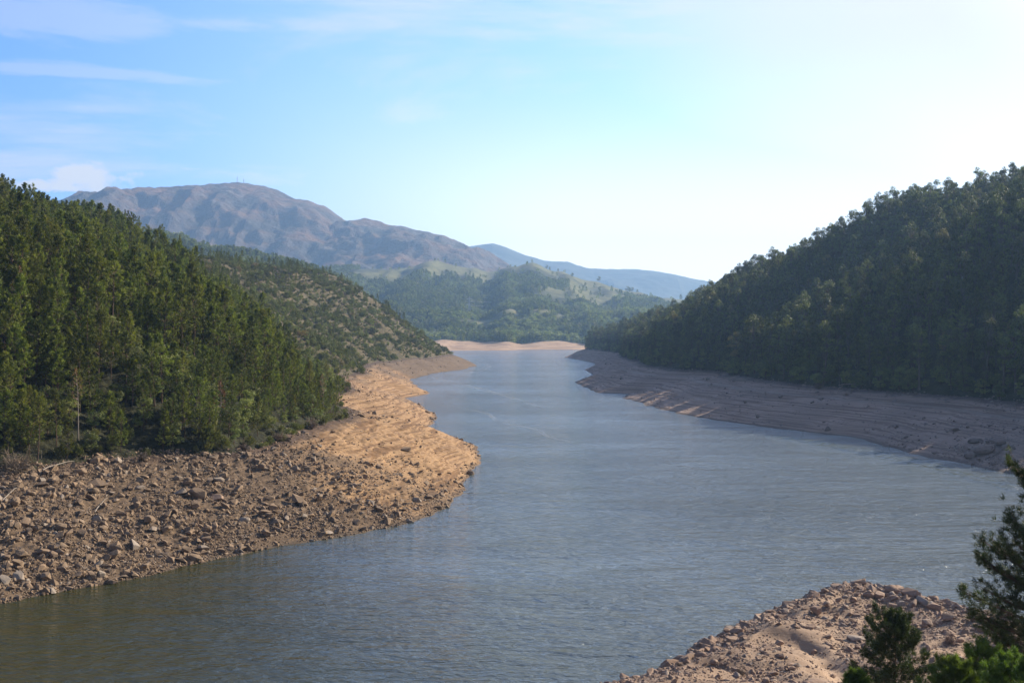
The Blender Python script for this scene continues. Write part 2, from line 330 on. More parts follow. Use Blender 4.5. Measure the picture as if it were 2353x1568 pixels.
def height(x, y):
    """near valley: returns z and the zone masks"""
    d = lake_dist(x, y)
    d = d + 1.3 * fbm(x / 14, y / 14, 3, 7) * sm(20, 120, np.abs(y)) + 2.2 * fbm(x / 45, y / 45, 3, 8) * sm(100, 400, y)
    left = x < MIDX(y); near = (y < 170) & ~left
    w = np.where(left, np.interp(y, [0, 130, 230, 340, 600, 850, 1000], [40, 40, 36, 36, 33, 24, 20]), np.interp(y, [170, 250, 420, 560, 700, 870, 1000, 1300], [36, 42, 46, 50, 40, 30, 26, 22]))
    t = d / w
    n_med = fbm(x / 30, y / 30, 4, 21); n_big = fbm(x / 90, y / 90, 4, 33); n_hi = fbm(x / 3.2, y / 3.2, 3, 44)
    tb = np.clip(t, 0, 1)
    zb = ZT * (0.92 * tb + 0.08 * np.sin(np.pi * tb)) + (0.7 * n_med + 0.12 * n_hi + np.where(left & (y < 300), 0.30, 0.12) * fbm(x / 1.5, y / 1.5, 3, 47)) * sm(0.0, 0.2, t)
    # the old road bench on the far right bank
    br = (~left) & (y > 190) & (y < 760)
    bench = np.interp(tb, [0, 0.62, 0.72, 1.0], [0, 8.2, 8.5, ZT]) + 0.5 * n_med * sm(0.05, 0.3, t) * (1 - 0.7 * sm(0.5, 0.62, t)) + 0.10 * n_hi * sm(0, .2, t)
    kb = sm(190, 240, y) * (1 - sm(640, 760, y)) * br
    zb = zb * (1 - kb) + bench * kb
    road = kb * sm(0.62, 0.65, t + 0.02 * n_med) * (1 - sm(0.69, 0.72, t + 0.02 * n_med))
    s = np.where(left, np.interp(y, [100, 450, 650, 850, 1000], [0.52, 0.56, 0.60, 0.71, 0.72]), np.interp(y, [200, 520, 700, 850, 1300], [0.58, 0.58, 0.58, 0.60, 0.60]))
    up = np.clip(d - w, 0, None)
    capL = np.interp(y, [200, 450, 650, 850, 950, 1100], [62, 72, 80, 78, 86, 90]) - 0.12 * np.clip(-205 - x, 0, None)
    capR = np.interp(y, [200, 420, 520, 620, 720, 850, 950, 1080, 1200, 1330, 1450], [122, 120, 113, 106, 95, 73, 62, 48, 34, 16, 12])
    cap = np.where(left, capL, capR) + 4.0 * n_big
    rise = s * up
    c2 = np.maximum(cap - ZT, 2)
    k = 9.0
    rise = -k * np.log(np.exp(-np.clip(rise, 0, 400) / k) + np.exp(-c2 / k)) + k * np.log(1 + np.exp(-c2 / k))
    rough = sm(0, 40, up)
    z = zb + rise + rough * (2.2 * n_med + 3.5 * n_big) + 0.25 * n_hi * sm(0, 5, up)
    # land under the camera: a slope down to the spit
    zn = np.clip(30.2 - 0.30 * np.hypot(y, 0.35 * (x - 20)), 2.6, 31) - 0.02 * np.abs(x - 20)
    sx = np.interp(y, [60, 95, 125, 150], [20, 33, 44, 46])
    zn = np.where(y > 82, np.interp(y, [82, 95, 110, 126, 134, 150], [5.1, 3.0, 1.9, 1.8, 1.5, 0.7]) + 1.0 * n_med + 0.9 * fbm(x / 9, y / 9, 3, 61) - 0.75 * np.exp(-((x - 27.3 - 1.6 * np.sin((y - 95) / 5)) / 1.2) ** 2) * sm(94, 97, y) * (1 - sm(108, 112, y)), zn + 0.5 * n_med * sm(3, 12, np.abs(y)))
    zn = np.minimum(zn, 0.42 * np.clip(d, 0, None) + 0.05) + 0.12 * n_hi * sm(0, 3, d)
    zn = np.where(x > 60, zn + 0.25 * np.clip(x - 60, 0, 200) * sm(0, 60, d), zn)
    kn = 1 - sm(150, 215, y)
    kn = np.where(left & (y > 70), 0, kn)
    kn = np.where(left & (y <= 70), 1.0, kn)
    z = z * (1 - kn) + zn * kn
    z = np.where(d < 0, np.maximum(0.35 * d, -9.0) - 0.02, z)
    # masks
    tip = np.hypot(x + 14, (y - 285) * 0.75) + 14 * n_med + 8 * n_big
    rock = np.where(left, sm(30, 86, tip) * (1 - sm(240, 300, y)) + (0.12 + 0.5 * sm(0.75, 1.0, t)) * sm(240, 300, y), 0.45 + 0.4 * (1 - sm(230, 330, y)) + 0.15 * (n_med))
    rock = np.where(left & (y > 450), rock + 0.95 * sm(600, 860, y) + 0.4 * n_med, rock)
    rock = np.where(kn > 0.5, 0.25 + 0.3 * n_med, rock)
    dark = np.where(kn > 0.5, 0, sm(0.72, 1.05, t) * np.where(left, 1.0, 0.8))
    # eroded ledges left by the falling water
    sandy = np.clip(np.where(left, 1.25, 1.55) - rock, 0, 1) * sm(0.0, 0.06, t) * (1 - sm(0.9, 1.0, t)) * (1 - kn)
    st = np.where(y < 450, 0.5, np.where(y < 700, 1.0, 1.3))
    q = (z + 0.25 * fbm(x / 22, y / 22, 2, 70)) / st; fq = q - np.floor(q)
    z = z + sandy * st * np.where(left, 0.72, 0.9) * (sm(0.30, 0.72, fq) - fq) * (0.55 + 0.5 * np.clip(fbm(x / 12, y / 12, 2, 71) + 0.5, 0, 1))
    heath = np.where(left, sm(-60, 90, y - (330 + (-x - 45) * 1.7) + 60 * n_med), 0.1)
    return z, d, t, left, kn, rock, dark, road * (1 - kn), heath

# ------------------------------------------------------------------ near terrain, one sheet split into the places it is made of
us = np.concatenate([np.linspace(-1.5, -0.52, 50, endpoint=False), np.linspace(-0.52, 0.0, 370, endpoint=False), np.linspace(0.0, 0.52, 330, endpoint=False), np.linspace(0.52, 1.5, 50)])
ly = [math.log(12)]
while ly[-1] < math.log(1480): ly.append(ly[-1] + float(np.interp(math.exp(ly[-1]), [12, 80, 100, 330, 600, 1480], [0.02, 0.01, 0.0026, 0.0026, 0.0036, 0.006])))
ys = np.exp(ly)
U, YY = np.meshgrid(us, ys); XX = U * YY
Z, D, T, LEFT, KN, ROCK, DARK, ROAD, HEATH = height(XX, YY)
NR, NC = U.shape
idx = np.arange(NR * NC).reshape(NR, NC)
quads = np.stack([idx[:-1, :-1], idx[:-1, 1:], idx[1:, 1:], idx[1:, :-1]], -1).reshape(-1, 4)
fd = D.ravel()[quads].max(1); ft = T.ravel()[quads].mean(1); fl = LEFT.ravel()[quads[:, 0]]; fk = KN.ravel()[quads[:, 0]] > 0.5
V = np.stack([XX, YY, Z], -1).reshape(-1, 3)
def sub(name, sel, mat, label):
    q = quads[sel]; used, inv = np.unique(q, return_inverse=True)
    at_ = {k: a.ravel()[used] for k, a in (('rock', ROCK), ('dark', DARK), ('road', ROAD), ('heath', HEATH))}
    o = link(name, mesh(name, V[used], inv.reshape(-1, 4), [mat], True, at_)); return tag(o, label, kind='structure')
keep = fd > -25
sub('bank', keep & fl & ~fk & (ft < 1.0), M_bankL, 'sunlit ochre and brown drawdown bank below the pines')
sub('hill', keep & fl & ~fk & (ft >= 1.0), M_hill, 'wooded hillside rising above the rocky sunlit bank')
sub('bank.001', keep & ~fl & ~fk & (ft < 1.0), M_bankR, 'shaded grey terraced bank with an old road bench')
sub('hill.001', keep & ~fl & ~fk & (ft >= 1.0), M_hill, 'dark wooded hillside in shade')
sub('spit', keep & fk, M_spit, 'bare sandy spit of land in the foreground')
ELEV = np.maximum.accumulate((Z - HC) / YY, axis=0)
def hidden_angle(x, y):
    """steepest sight line the near terrain blocks in front of this point"""
    u = x / y; r = np.clip(np.searchsorted(ys, y * 0.985) - 1, 0, NR - 1); c = np.clip(np.searchsorted(us, u), 0, NC - 1)
    return ELEV[r, c]
def zat(x, y): return height(np.atleast_1d(np.asarray(x, float)), np.atleast_1d(np.asarray(y, float)))[0]

# ------------------------------------------------------------------ far side of the lake
CR = np.array([(-400, 640), (300, 640), (700, 635), (780, 627), (860, 622), (930, 616), (965, 607), (1005, 598), (1050, 611), (1120, 622), (1170, 616), (1195, 608), (1222, 604), (1250, 613), (1290, 626), (1340, 643), (1420, 665), (1510, 682), (1640, 700), (2400, 700)], float)
crX = (CR[:, 0] - 1176) / FPX * 3600; crZ = HC - (CR[:, 1] - YH) / FPX * 3600
L2 = np.array([(-300, 470), (200, 500), (360, 538), (410, 538), (450, 562), (560, 578), (640, 592), (700, 612), (760, 632), (830, 655), (900, 700), (1000, 757)], float)
l2X = (L2[:, 0] - 1176) / FPX * 2150; l2Z = HC - (L2[:, 1] - YH) / FPX * 2150 - 6
def far_height(x, y):
    d = lake_dist(x, y) + 30 * fbm(x / 130, y / 130, 3, 90)
    n1 = fbm(x / 420, y / 420, 5, 91); n2 = fbm(x / 90, y / 90, 4, 92)
    wb = 235 + 130 * fbm(x / 95, x * 0 + 3.3, 2, 93)
    tb = np.clip(d / wb, 0, 1)
    zb = ZT * (1.1 * tb - 0.1 * tb * tb) * (1 + 0.45 * fbm(x / 80, x * 0 + 8.1, 3, 95)) + 1.3 * n2 * sm(0, .3, tb)
    t = sm(0, 1, (d - wb) / (3600 - 1780 - 250)) * 0.45 + 0.55 * np.clip((d - wb) / (3600 - 1780 - 250), 0, 1)
    cz = np.interp(x, crX, crZ)
    bump = 15 * n1 + 5 * n2
    z = zb + (cz - ZT) * t ** 1.05 * 1.0 + bump * sm(0, 250, d - wb) * (1 - 0.8 * sm(3250, 3550, y))
    shelf = np.exp(-((y - 2330) / 70) ** 2) * 12 * sm(-400, -200, x)
    z = z + shelf
    z = np.where(y > 3620, z - 0.25 * (y - 3620), z)
    r2 = np.interp(x, l2X, l2Z) * np.exp(-np.abs((y - 2150) / 420) ** 2.2) + 5 * n2
    z = np.where(x < -60, np.maximum(z, r2 * sm(0, 150, d) * sm(-170, -330, x)), z)
    z = np.where(d < 0, np.maximum(0.1 * d, -6) - 0.05, z)
    pxv = x / y * FPX + 1176; pyv = YH - (z - HC) / y * FPX
    def blob(X0, Y0, rx, ry): return np.exp(-((x - X0) / rx) ** 2 - ((y - Y0) / ry) ** 2)
    field = 1.1 * blob(190, 2950, 130, 240) + 1.0 * blob(-30, 2300, 55, 60) + 0.9 * blob(110, 2330, 80, 40) + 0.75 * sm(3150, 3400, y) * sm(-520, -250, x) + 0.8 * blob(-180, 3250, 140, 60) + 0.6 * blob(-480, 3300, 150, 90)
    road = np.exp(-((y - (2345 + 14 * np.sin(x / 60))) / 5.0) ** 2) * sm(-20, 10, x) * (1 - sm(130, 160, x))
    return z, d, d / wb, field, road
gx = np.concatenate([np.arange(-2600, -900, 60.0), np.arange(-900, 700, 7.0), np.arange(700, 2600, 60.0)]); gy = np.concatenate([np.arange(1500, 2500, 6.0), np.arange(2500, 4300, 12.0)])
FX, FY = np.meshgrid(gx, gy); FZ, FD, FT, FF, FR = far_height(FX, FY)
i2 = np.arange(FX.size).reshape(FX.shape); q2 = np.stack([i2[:-1, :-1], i2[:-1, 1:], i2[1:, 1:], i2[1:, :-1]], -1).reshape(-1, 4)
V2 = np.stack([FX, FY, FZ], -1).reshape(-1, 3); t2 = np.where(FX.ravel()[q2[:, 0]] < -230, 2.0, FT.ravel()[q2].mean(1)); d2 = FD.ravel()[q2].max(1)
for nm, sel, mt, lb in (('bank.002', (t2 < 1) & (d2 > -60), M_bankF, 'pale sandy shore at the far end of the lake'), ('valley_hill', t2 >= 1, M_mid, 'wooded hills and fields beyond the far shore')):
    q = q2[sel]; used, inv = np.unique(q, return_inverse=True)
    o = link(nm, mesh(nm, V2[used], inv.reshape(-1, 4), [mt], True, {'field': FF.ravel()[used], 'road': FR.ravel()[used] * (0 if nm[0] == 'b' else 1), 'rock': 0.3 + 0.3 * fbm(FX.ravel()[used] / 60, FY.ravel()[used] / 60, 3, 5), 'dark': sm(0.9, 1.02, FT.ravel()[used])}))
    tag(o, lb, kind='structure')
def far_z(x, y): return far_height(np.asarray(x, float), np.asarray(y, float))[0]

# ------------------------------------------------------------------ mountain and the last ridges
def range_mesh(name, prof, Yc, yfront, yback, step, mat, spur, rough, label, xr, seed, zfoot=60):
    prof = np.array(prof, float)
    pX = (prof[:, 0] - 1176) / FPX * Yc; pZ = HC - (prof[:, 1] - YH) / FPX * Yc
    x = np.arange(xr[0], xr[1], step); y = np.arange(yfront, yback, step * 1.2)
    X, Y = np.meshgrid(x, y)
    wx = 260 * fbm(X / 900, Y / 900, 3, seed); cz = np.interp(X, pX, pZ)
    yc = Yc + 0.0 * X
    t = np.where(Y < yc, (Y - yfront) / (yc - yfront), 1 - (Y - yc) / (yback - yc)); t = np.clip(t, 0, 1)
    rg = ridged((X + wx) / spur, (Y - 0.35 * X) / (spur * 2.1), 4, seed, 0.36)
    cl = t ** 0.75 * 0.45 + 0.55 * sm(0.1, 1.0, t)
    edge = 1 - sm(0.68, 0.93, t)
    z = zfoot + (cz - zfoot) * cl + (rg - 0.62) * rough * np.sin(np.pi * np.clip(t, 0, 1) ** 0.8) ** 0.7 * edge * (np.interp(X, [-1100, -700], [1, 0.45]) if name == 'mountain' else 1)
    z = z + fbm(X / 70, Y / 70, 3, seed + 9) * rough * 0.03 + ridged(X / 260, Y / 320, 3, seed + 4) * rough * 0.14 * sm(0.25, 0.4, t) * edge
    i = np.arange(X.size).reshape(X.shape); q = np.stack([i[:-1, :-1], i[:-1, 1:], i[1:, 1:], i[1:, :-1]], -1).reshape(-1, 4)
    o = link(name, mesh(name, np.stack([X, Y, z], -1).reshape(-1, 3), q, [mat], False)); tag(o, label, kind='structure')
    return X, Y, z
MT = [(-900, 560), (-200, 520), (90, 560), (180, 488), (205, 467), (240, 453), (300, 434), (318, 437), (345, 432), (380, 431), (430, 429), (470, 428), (500, 423), (545, 420), (565, 422), (600, 428), (640, 437), (665, 452), (700, 461), (715, 463), (745, 473), (765, 488), (800, 511), (822, 506), (845, 503), (880, 513), (920, 522), (960, 530), (1000, 538), (1030, 546), (1060, 560), (1100, 578), (1135, 596), (1170, 613), (1230, 680), (1400, 757), (1700, 760)]
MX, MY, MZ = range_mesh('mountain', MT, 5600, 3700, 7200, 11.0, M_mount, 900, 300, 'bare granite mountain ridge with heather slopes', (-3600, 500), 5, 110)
range_mesh('ridge', [(300, 640), (900, 620), (1040, 585), (1075, 566), (1130, 559), (1160, 566), (1190, 580), (1250, 598), (1275, 600), (1300, 600), (1350, 616), (1420, 618), (1480, 619), (1540, 628), (1600, 642), (1700, 655), (1900, 670), (2500, 690)], 8300, 6700, 9700, 34.0, M_far, 900, 120, 'blue distant ridge', (-3200, 4800), 15, 80)
# ------------------------------------------------------------------ water
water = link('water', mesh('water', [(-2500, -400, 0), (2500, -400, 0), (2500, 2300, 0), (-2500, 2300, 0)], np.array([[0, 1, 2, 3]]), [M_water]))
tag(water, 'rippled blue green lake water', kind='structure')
base = link('ground', mesh('ground', [(-12000, -1200, -9.5), (12000, -1200, -9.5), (12000, 9900, -9.5), (-12000, 9900, -9.5)], np.array([[0, 1, 2, 3]]), [M_mid], attrs={'field': [0] * 4, 'road': [0] * 4}))
tag(base, 'low ground around the lake', kind='structure')
# ------------------------------------------------------------------ haze
hz = bpy.data.materials.new('haze_air'); hz.use_nodes = True; hz.node_tree.nodes.clear()
pv = hz.node_tree.nodes.new('ShaderNodeVolumePrincipled'); ho = hz.node_tree.nodes.new('ShaderNodeOutputMaterial')
pv.inputs['Color'].default_value = (0.38, 0.64, 1.0, 1); pv.inputs['Density'].default_value = 1.0e-4; pv.inputs['Anisotropy'].default_value = 0.35
hz.node_tree.links.new(pv.outputs[0], ho.inputs['Volume'])
bv = np.array([(x, y, z) for x in (-12500, 12500) for y in (-1300, 10000) for z in (-11, 820)], float)
hb = link('haze', mesh('haze', bv, np.array([[0, 1, 3, 2], [4, 6, 7, 5], [0, 4, 5, 1], [2, 3, 7, 6], [0, 2, 6, 4], [1, 5, 7, 3]]), [hz])); tag(hb, 'thin blue summer haze', kind='stuff')
# ------------------------------------------------------------------ plant models
def tube(P, r, sides=5):
    P = np.asarray(P, float); r = np.asarray(r, float); n = len(P)
    T_ = np.gradient(P, axis=0); T_ /= np.linalg.norm(T_, axis=1)[:, None] + 1e-9
    a = np.cross(T_, [0.31, 0.2, 0.93]); bad = np.linalg.norm(a, axis=1) < 0.2
    a[bad] = np.cross(T_[bad], [1, 0.1, 0]); a /= np.linalg.norm(a, axis=1)[:, None]; b = np.cross(T_, a)
    th = np.arange(sides) / sides * 2 * np.pi
    v = P[:, None] + r[:, None, None] * (np.cos(th)[None, :, None] * a[:, None] + np.sin(th)[None, :, None] * b[:, None])
    i = np.arange(n * sides).reshape(n, sides); j = np.roll(i, -1, 1)
    f = np.stack([i[:-1], j[:-1], j[1:], i[1:]], -1).reshape(-1, 4)
    return v.reshape(-1, 3), f
class Acc:
    def __init__(s): s.v = []; s.f = []; s.n = 0
    def add(s, v, f):
        s.v.append(v); s.f.append(np.asarray(f) + s.n); s.n += len(v)
    def get(s, name, mats, smooth=False): return mesh(name, np.concatenate(s.v), np.concatenate(s.f), mats, smooth)
def unit(a): return a / (np.linalg.norm(a, axis=-1, keepdims=True) + 1e-9)
def blades(rng, cen, dirs, k, ln, wd, spread=0.9, up=0.35):
    """k thin triangular blades round each point, leaning along dirs"""
    c = np.repeat(cen, k, 0); d = np.repeat(dirs, k, 0)
    d = unit(d + rng.normal(0, spread, c.shape) * 0.75 + np.array([0, 0, up]))
    sd = unit(np.cross(d, rng.normal(0, 1, c.shape)))
    l = ln * rng.uniform(0.6, 1.15, (len(c), 1)); wv = wd * rng.uniform(0.7, 1.3, (len(c), 1))
    st = c + rng.normal(0, ln * 0.18, c.shape)
    v = np.stack([st - sd * wv * 0.5, st + sd * wv * 0.5, st + d * l], 1).reshape(-1, 3)
    return v, np.arange(len(v)).reshape(-1, 3)
def leaves(rng, cen, size, outw=0.0):
    n = unit(rng.normal(0, 1, cen.shape) * 0.7 + [0, 0, 0.3] + outw); a = unit(np.cross(n, rng.normal(0, 1, cen.shape))); b = np.cross(n, a)
    s = size * rng.uniform(0.6, 1.3, (len(cen), 1))
    v = np.stack([cen - a * s * .5, cen + b * s * .38, cen + a * s * .5, cen - b * s * .38], 1).reshape(-1, 3)
    return v, np.arange(len(v)).reshape(-1, 4)
def pine(seed, H=16, R0=2.7, base=0.38, nbr=54, tufts=9, k=8, ln=0.55, wd=0.13, shape=0.7, subs=1, bend=0.3, tmat=None, lmat=None, gap=0.0, tr=0.17, umin=0.34):
    rng = np.random.default_rng(seed)
    t = np.linspace(0, 1, 9); ph = rng.uniform(0, 6.28)
    tx = bend * np.sin(t * 2.6 + ph) * t; ty = bend * np.cos(t * 3.1 + ph) * t
    tp = np.stack([tx, ty, t * H * 0.985 - 0.3 * (t == 0)], 1)
    tk = Acc(); tk.add(*tube(tp, tr * H / 16 * (1 - t * 0.93), 7)); cr = Acc()
    lob = rng.uniform(0.72, 1.12, 7)
    cen = []; dr = []
    for i in range(nbr):
        s = ((i + rng.uniform(0, 1)) / nbr) ** 0.92
        if rng.random() < gap: continue
        z = H * (base + (1 - base) * s); az = i * 2.4 + rng.normal(0, 0.35)
        p0 = np.array([np.interp(z / H, t, tx), np.interp(z / H, t, ty), z])
        Ln = R0 * ((1 - s) ** shape) * (0.5 + 0.5 * min(1, s / 0.12)) * lob[int(az * 1.1) % 7] * rng.uniform(0.72, 1.15) + 0.25 * R0 / 2.7
        el = np.interp(s, [0, 0.4, 1], [0.0, 0.3, 1.05]) + rng.normal(0, 0.12)
        h = np.array([math.cos(az) * math.cos(el), math.sin(az) * math.cos(el), math.sin(el)])
        q = np.linspace(0, 1, 5)[:, None]
        bp = p0 + h * Ln * q + np.array([0, 0, 1.0]) * (0.22 * Ln) * q ** 2
        tk.add(*tube(bp, np.linspace(0.05, 0.012, 5) * H / 16 * (0.5 + Ln / R0), 3))
        side = unit(np.cross(h, [0, 0, 1.0]))
        n = max(3, int(tufts * (0.35 + 0.65 * Ln / R0)))
        for j in range(n * subs):
            u = rng.uniform(umin, 1.0) ** 0.8; lat = rng.normal(0, 1) * 0.26 * Ln * (1.15 - u) * (1.4 if subs > 1 else 1.0)
            c = p0 + h * Ln * u + np.array([0, 0, 1]) * (0.22 * Ln * u * u + rng.normal(0, 0.05 * R0) + 0.12 * abs(lat)) + side * lat
            if subs > 1 and j % 2 == 0:
                b0 = p0 + h * Ln * max(0.1, u - 0.25) + np.array([0, 0, 0.22 * Ln * max(0.1, u - .25) ** 2])
                tk.add(*tube(np.array([b0, (b0 + c) / 2 + [0, 0, 0.02], c]), [0.02 * H / 16, 0.014 * H / 16, 0.008 * H / 16], 3))
            cen.append(c); dr.append(h * 0.5 + side * np.sign(lat) * 0.35 * min(1, abs(lat) / 0.4))
    top = tp[-1]; cen += [top + [rng.normal(0, .25), rng.normal(0, .25), -0.16 * i * H / 16] for i in range(9)]; dr += [np.array([0, 0, 0.2])] * 9
    cr.add(*blades(rng, np.array(cen), np.array(dr), k, ln, wd))
    return tk.get('trunk', [tmat or M_bark], True), cr.get('crown', [lmat or M_pine])
def broad(seed, H=9, R0=3.6, base=0.25, nb=20, per=130, size=0.36, lmat=None, tmat=None, tall=False, br=None):
    rng = np.random.default_rng(seed); tk = Acc(); cr = Acc(); ow = []
    cz = H * (base + (1 - base) * 0.5); rz = H * (1 - base) * 0.5
    th = np.linspace(0, 1, 6); lean = rng.normal(0, 0.05, 2) * H
    tp = np.stack([lean[0] * th ** 2, lean[1] * th ** 2, th * H * (0.85 if tall else 0.6) - 0.3 * (th == 0)], 1)
    tk.add(*tube(tp, (0.022 if tall else 0.03) * H * (1 - 0.8 * th), 6)); pts = []
    for i in range(nb):
        zc = rng.uniform(-0.95, 0.95) if not tall else 1 - 1.9 * rng.random() ** 1.1
        a = i * 2.4 + rng.normal(0, 0.4); rr = math.sqrt(max(0.02, 1 - zc * zc)) * rng.uniform(0.45, 0.85)
        c = np.array([R0 * rr * math.cos(a), R0 * rr * math.sin(a), cz + rz * 0.88 * zc])
        b = (br or 0.34 * R0) * rng.uniform(0.75, 1.3)
        d = unit(rng.normal(0, 1, (per, 3))); rad = b * rng.uniform(0.55, 1.05, (per, 1))
        q = d * rad * [1, 1, 0.8]; q = q[(d[:, 2] > -0.55)]
        pts.append(c + q); ow.append(unit(q) * 0.9)
        s = rng.uniform(0.4, 0.9); p0 = np.array([np.interp(s, th, tp[:, k_]) for k_ in range(3)])
        if p0[2] > c[2]: p0 = tp[2]
        tk.add(*tube(np.array([p0, (p0 + c) / 2 + [0, 0, -0.03 * H], c]), [0.008 * H, 0.005 * H, 0.002 * H], 3))
    cr.add(*leaves(rng, np.concatenate(pts), size, np.concatenate(ow)))
    return tk.get('trunk', [tmat or M_bark], True), cr.get('crown', [lmat or M_oak])
def shrub(seed, R0=1.2, H=1.3, n=420, size=0.2, lmat=None):
    rng = np.random.default_rng(seed); nb = 7; pts = []
    for i in range(nb):
        a = rng.uniform(0, 6.28); rr = rng.uniform(0, 0.6) * R0; c = np.array([rr * math.cos(a), rr * math.sin(a), rng.uniform(0.25, 0.62) * H])
        d = unit(rng.normal(0, 1, (n // nb, 3))); pts.append(c + d * rng.uniform(0.6, 1, (len(d), 1)) * [R0 * .45, R0 * .45, H * .36])
    P = np.concatenate(pts); P[:, 2] = np.abs(P[:, 2])
    a = Acc(); a.add(*blades(rng, P, unit(P * [1, 1, 1.4]), 1, size * 1.5, size * 0.6, 0.5))
    return a.get('shrub', [lmat or M_shrub])
def dead_bush(seed, R0=1.3, H=1.6, n=70):
    rng = np.random.default_rng(seed); a = Acc()
    for i in range(n):
        d = unit(np.array([rng.normal(0, 1), rng.normal(0, 1), rng.uniform(0.4, 1.8)])); l = H * rng.uniform(0.5, 1.1)
        p = np.array([[0, 0, -0.1], d * l * 0.5 + rng.normal(0, 0.08, 3), d * l + rng.normal(0, 0.2, 3)]) * [R0 / H, R0 / H, 1]
        a.add(*tube(p, [0.035, 0.02, 0.008], 3))
        for j in range(5):
            s = rng.uniform(0.4, 1); q = p[0] * (1 - s) + p[2] * s
            a.add(*tube(np.array([q, q + rng.normal(0, 0.16, 3), q + rng.normal(0, 0.3, 3) + [0, 0, 0.1]]), [0.014, 0.01, 0.006], 3))
    return a.get('dead_bush', [M_dead])
import bmesh
def rock_mesh(seed, sx=1, sy=0.75, sz=0.5, n=13, mat=None, rnd=False):
    rng = np.random.default_rng(seed); bm = bmesh.new()
    P = unit(rng.normal(0, 1, (n, 3))) * rng.uniform(0.75, 1.0, (n, 1)) * [sx * .5, sy * .5, sz * .5]
    if not rnd: P = np.sign(P) * np.abs(P) ** 0.75 * (np.array([sx, sy, sz]) * .5) ** 0.25
    for p in P: bm.verts.new(p)
    r = bmesh.ops.convex_hull(bm, input=bm.verts[:]); bmesh.ops.delete(bm, geom=[g for g in r.get('geom_interior', []) if isinstance(g, bmesh.types.BMVert)], context='VERTS')
    bmesh.ops.bevel(bm, geom=bm.edges[:], offset=0.045 if not rnd else 0.09, segments=1 if not rnd else 2, affect='EDGES', clamp_overlap=True)
    if rnd: bmesh.ops.triangulate(bm, faces=bm.faces[:]); bmesh.ops.subdivide_edges(bm, edges=bm.edges[:], cuts=1, smooth=0.6)
    me = bpy.data.meshes.new('boulder'); bm.to_mesh(me); bm.free(); me.materials.append(mat or M_rock)
    if rnd: me.polygons.foreach_set('use_smooth', np.ones(len(me.polygons), bool))
    return me
PK = dict(tufts=12, k=9)
PINES = [pine(11, 16, 3.6, 0.3, shape=0.42, gap=0.15, **PK), pine(12, 17, 3.2, 0.4, shape=0.5, gap=0.15, **PK), pine(13, 15, 3.7, 0.25, shape=0.5, gap=0.2, **PK), pine(14, 17.5, 3.0, 0.46, nbr=44, gap=0.2, shape=0.5, **PK), pine(15, 13, 3.3, 0.15, shape=0.55, gap=0.12, **PK), pine(16, 16, 4.0, 0.55, shape=0.35, nbr=40, gap=0.2, **PK), pine(17, 18, 2.4, 0.3, shape=0.6, nbr=40, gap=0.3, **PK)]
OAKS = [broad(21), broad(22, 8, 3.9), broad(23, 10, 3.5, 0.2), broad(24, 7, 3.2, 0.12)]
GUMS = [broad(31, 19, 3.2, 0.38, 22, 120, 0.42, M_euc, M_gbark, True, 1.25), broad(32, 21, 2.8, 0.45, 20, 120, 0.42, M_euc, M_gbark, True, 1.2), broad(33, 17, 3.6, 0.3, 26, 110, 0.42, M_euc, M_gbark, True, 1.2)]
RPINES = [pine(41, 17, 3.4, 0.5, shape=0.42, nbr=46, lmat=M_euc, gap=0.08), pine(42, 15, 3.0, 0.3, shape=0.75, lmat=M_euc)]
SHRUBS = [shrub(51), shrub(52, 1.5, 1.2), shrub(53, 1.0, 1.7)]
ROCKS = [rock_mesh(61 + i, *d) for i, d in enumerate([(1, .75, .5), (1, .6, .42), (1, .8, .62), (1, .5, .35), (1, .9, .45), (1, .7, .7), (1, .62, .3), (1, .85, .55)])]
ROCKG = [rock_mesh(81 + i, 1, .8, .6, mat=M_rockR) for i in range(4)]
ROCKP = [rock_mesh(91 + i, *d, mat=M_rockS) for i, d in enumerate([(1, .75, .5), (1, .6, .38), (1, .8, .62), (1, .55, .5)])]
# low detail copies for the far valley
def tiny(seed, H, R0, cone):
    rng = np.random.default_rng(seed); n = 90
    z = rng.uniform(0.12, 1, n); r = R0 * (np.sqrt(1 - z) if cone else np.sqrt(np.clip(1 - (2 * z - 1) ** 2, 0.05, 1))) * rng.uniform(0.5, 1.05, n); a = rng.uniform(0, 6.28, n)
    P = np.stack([r * np.cos(a), r * np.sin(a), z * H], 1); A = Acc(); A.add(*blades(rng, P, unit(P * [1, 1, 0]), 1, 2.6, 1.6, 0.7, 0.5))
    return A.get('far_tree', [M_pine if cone else M_oak])
TINY = [tiny(1, 13, 2.8, True), tiny(2, 11, 2.6, True), tiny(3, 9, 3.6, False), tiny(4, 7, 3.2, False)]

# ------------------------------------------------------------------ where the plants stand
rng = np.random.default_rng(5)
def rnd_size(n, lo, hi, a=2.2): u = rng.random(n); return (lo ** -a + u * (hi ** -a - lo ** -a)) ** (-1 / a)
def scatter(x0, x1, y0, y1, step):
    xs = np.arange(x0, x1, step); yy = np.arange(y0, y1, step); X, Y = np.meshgrid(xs, yy)
    X = X + rng.uniform(-.48, .48, X.shape) * step; Y = Y + rng.uniform(-.48, .48, X.shape) * step
    return X.ravel(), Y.ravel()
POOL = []      # kind, variant, x, y, z, scale, height, radius
def put(kind, var, x, y, z, s, H, r):
    for a in zip(var, x, y, z, s, H, r): POOL.append((kind,) + a)
X, Y = scatter(-430, -20, 95, 1120, 3.75)
z, d, t, left, kn, rock, dark, road, heath = height(X, Y)
ok = left & (kn < 0.3) & (t > 1.03) & (X / Y > -0.62) & (X / Y < -0.02)
X, Y, z, heath, t, d = [a[ok] for a in (X, Y, z, heath, t, d)]
edge = d - np.interp(Y, [0, 130, 230, 340, 600, 850, 1000], [40, 40, 36, 36, 33, 24, 20])
